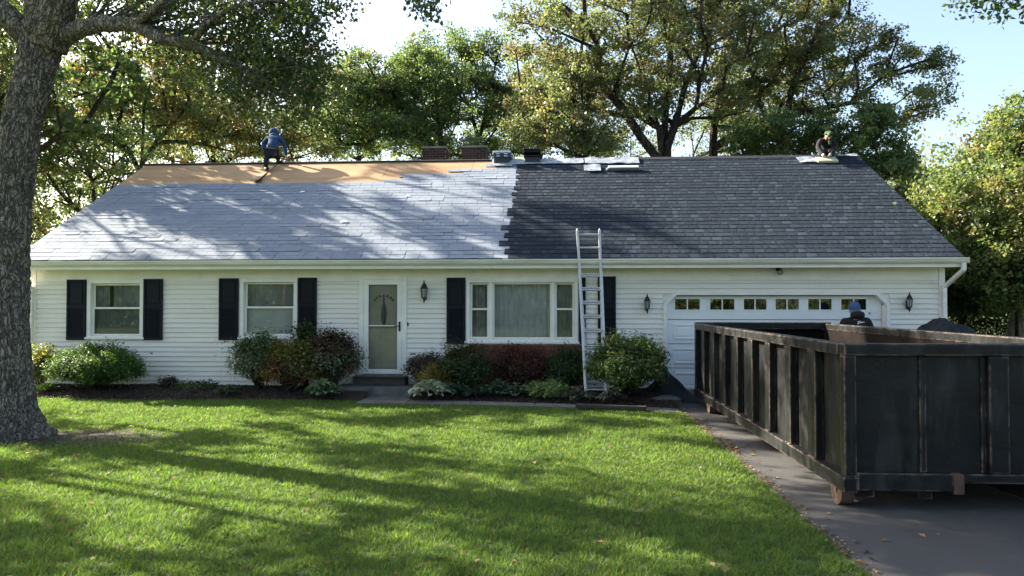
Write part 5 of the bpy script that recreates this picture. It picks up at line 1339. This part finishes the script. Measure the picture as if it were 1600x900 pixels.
def nz(x, y, s, k): # cheap value noise by summed sines
    return (np.sin(x*s*1.3 + k) * np.cos(y*s*1.1 - k*2) + np.sin((x+y)*s*.7 + k*3) * np.cos((x-y)*s*.9 + k) + .6*np.sin(x*s*2.9 - k)*np.cos(y*s*2.7 + k)) / 2
patch = nz(Xb, Yb, 1.1, 1.0); fine = nz(Xb, Yb, 4.1, 2.0); dryp = np.clip(nz(Xb, Yb, .8, 5.0) - .35, 0, 1)
clump = nz(Xb, Yb, 13.0, 1.7) + .6*nz(Xb, Yb, 29.0, .4); kp = (clump > -.55) | (rng.random(NB) < .35)
Xb, Yb, patch, fine, dryp, clump = (q[kp] for q in (Xb, Yb, patch, fine, dryp, clump)); NB = len(Xb)
Lb = .048 * rng.uniform(.55, 1.35, NB) * (1 + .20*patch + .15*fine + .32*clump); wb_ = .0046 * (Yb / 5.2) ** .75 * rng.uniform(.7, 1.3, NB)
az = rng.uniform(0, 2*np.pi, NB); lean = rng.uniform(.35, 1.05, NB) * Lb; face = rng.uniform(0, 2*np.pi, NB)
b0 = np.stack([Xb, Yb, np.zeros(NB)], 1); du = np.stack([np.cos(face), np.sin(face), np.zeros(NB)], 1) * wb_[:, None]
tip = b0 + np.stack([np.cos(az)*lean + .12*Lb*fine, np.sin(az)*lean + .12*Lb*patch, np.sqrt(np.maximum(Lb**2 - (lean*.95)**2, (Lb*.22)**2))], 1)
Vg = np.stack([b0 - du, b0 + du, tip], 1).reshape(-1, 3)
col = np.array([.095, .160, .034]) * rng.uniform(.65, 1.3, (NB, 1)); yel = rng.random(NB) < .16 + .2*dryp
col[yel] = np.array([.175, .195, .052]) * rng.uniform(.6, 1.2, (yel.sum(), 1)); cool = rng.random(NB) < .25 + .2*patch; col[cool] = np.array([.085, .15, .036]) * rng.uniform(.7, 1.25, (cool.sum(), 1))
col *= (1 + .14*fine + .10*clump)[:, None]
me = bpy.data.meshes.new("grass"); me.vertices.add(3*NB); me.vertices.foreach_set("co", Vg.astype(np.float32).ravel())
me.loops.add(3*NB); me.loops.foreach_set("vertex_index", np.arange(3*NB, dtype=np.int32)); me.polygons.add(NB); me.polygons.foreach_set("loop_start", np.arange(0, 3*NB, 3, dtype=np.int32))
c4 = np.ones((NB, 4), dtype=np.float32); c4[:, :3] = np.clip(col, .003, .9); me.color_attributes.new("tint", 'FLOAT_COLOR', 'POINT').data.foreach_set("color", np.repeat(c4, 3, 0).ravel()); me.update(calc_edges=True)
tag(link("grass", me, M['grass']), kind='stuff')
nf = 420; Yf = 4.6 + 10*rng.random(nf)**1.1; Xf = -.8*Yf + (np.minimum(DX + 1.0, .7*Yf) + .8*Yf) * rng.random(nf)
near = rng.random(nf) < .45; Xf[near] = bo.x + .9 + rng.normal(0, 1.0, near.sum()); Yf[near] = bo.y - .1 + rng.normal(0, .45, near.sum())
k2 = rng.random(nf) < .25; Xf[k2] = DX + np.abs(rng.normal(0, .12, k2.sum())); zf = np.where(Xf > DX, .022, .045)
tag(leaves("fallen_leaves", np.stack([Xf, Yf, zf], 1), .075 * rng.uniform(.5, 1.2, nf), np.array([(.26, .17, .09), (.20, .11, .05), (.34, .26, .15), (.16, .09, .05)])[rng.integers(0, 4, nf)] * rng.uniform(.6, 1.2, (nf, 1)), M['dry'], None, up=2.5, rng=rng), kind='stuff')
nm_ = 9000; sd_ = rng.random(nm_) < .6; u_ = rng.random(nm_); Xm = np.where(sd_, rng.uniform(-12.5, -4.5, nm_), rng.uniform(-3.0, DX - .05, nm_))
yf_ = np.array([bed_front_l(x) if x < -4 else walk_back(x) + .02 for x in Xm]); Ym = yf_ + (16.0 - yf_) * u_ ** 1.4
Zm = np.array([bed_h(x, (y - f0) / (16.05 - f0)) for x, y, f0 in zip(Xm, Ym, yf_)]) + .012
tag(leaves("mulch_chips", np.stack([Xm, Ym, Zm], 1), .06 * rng.uniform(.4, 1.3, nm_), np.array([(.05, .034, .024), (.08, .055, .038), (.035, .025, .02), (.16, .12, .085)])[rng.integers(0, 4, nm_)], M['dry'], None, aspect=.35, up=1.2, rng=rng), kind='stuff')
ne = 900; Ye = 4.6 + 9.2 * rng.random(ne); Xe = DX + np.interp(Ye, np.linspace(4, 15, 200), edge_w) * .05 + rng.normal(.02, .035, ne)
tag(leaves("edge_litter", np.stack([Xe, Ye, np.full(ne, .024)], 1), .032 * rng.uniform(.5, 1.3, ne), np.array([(.20, .14, .08), (.13, .09, .05), (.26, .21, .13)])[rng.integers(0, 3, ne)], M['dry'], None, up=2.0, rng=rng), kind='stuff')
for px_, py_, w_, lb_ in ((531, 349, .16, "white paper scrap in the middle of the old grey shingles"), (634, 308, .10, "tiny white scrap high on the old grey shingles"), (468, 302, .13, "white scrap below the bare plywood left of the middle")):
    q = roof_hit(px_, py_, .02); u_ = roof_uv(px_, py_); mb = MB(); mb.add([(0, 0, 0), (w_, .02, .004), (w_ * .9, w_ * .7, .012), (w_ * .1, w_ * .6, .003)], [(0, 1, 2, 3)], rmat(u_[0], u_[1], .022))
    o = link("paper_scrap", mb.mesh("paper_scrap", q), M['wrap'], None, q); sm = o.modifiers.new("solidify", 'SOLIDIFY'); sm.thickness = .003; tag(o, lb_, "scrap", "white scraps on the old shingles")
# scuffed bare earth round the foot of the big tree
eb = MB(); n = 40; pts = [(bo.x + .7, bo.y + .0, .006)]
for k in range(n):
    t = 2*math.pi*k/n; q = 1 + .2*mnoise.noise(Vector((math.cos(t)*1.5, math.sin(t)*1.5, 2))); pts.append((bo.x + .7 + 1.75*q*math.cos(t), bo.y + .85*q*math.sin(t), .006))
eb.add(pts, [(0, 1+k, 1+(k+1) % n) for k in range(n)]); tag(eb.build("bare_earth", M['mulch']), kind='structure')
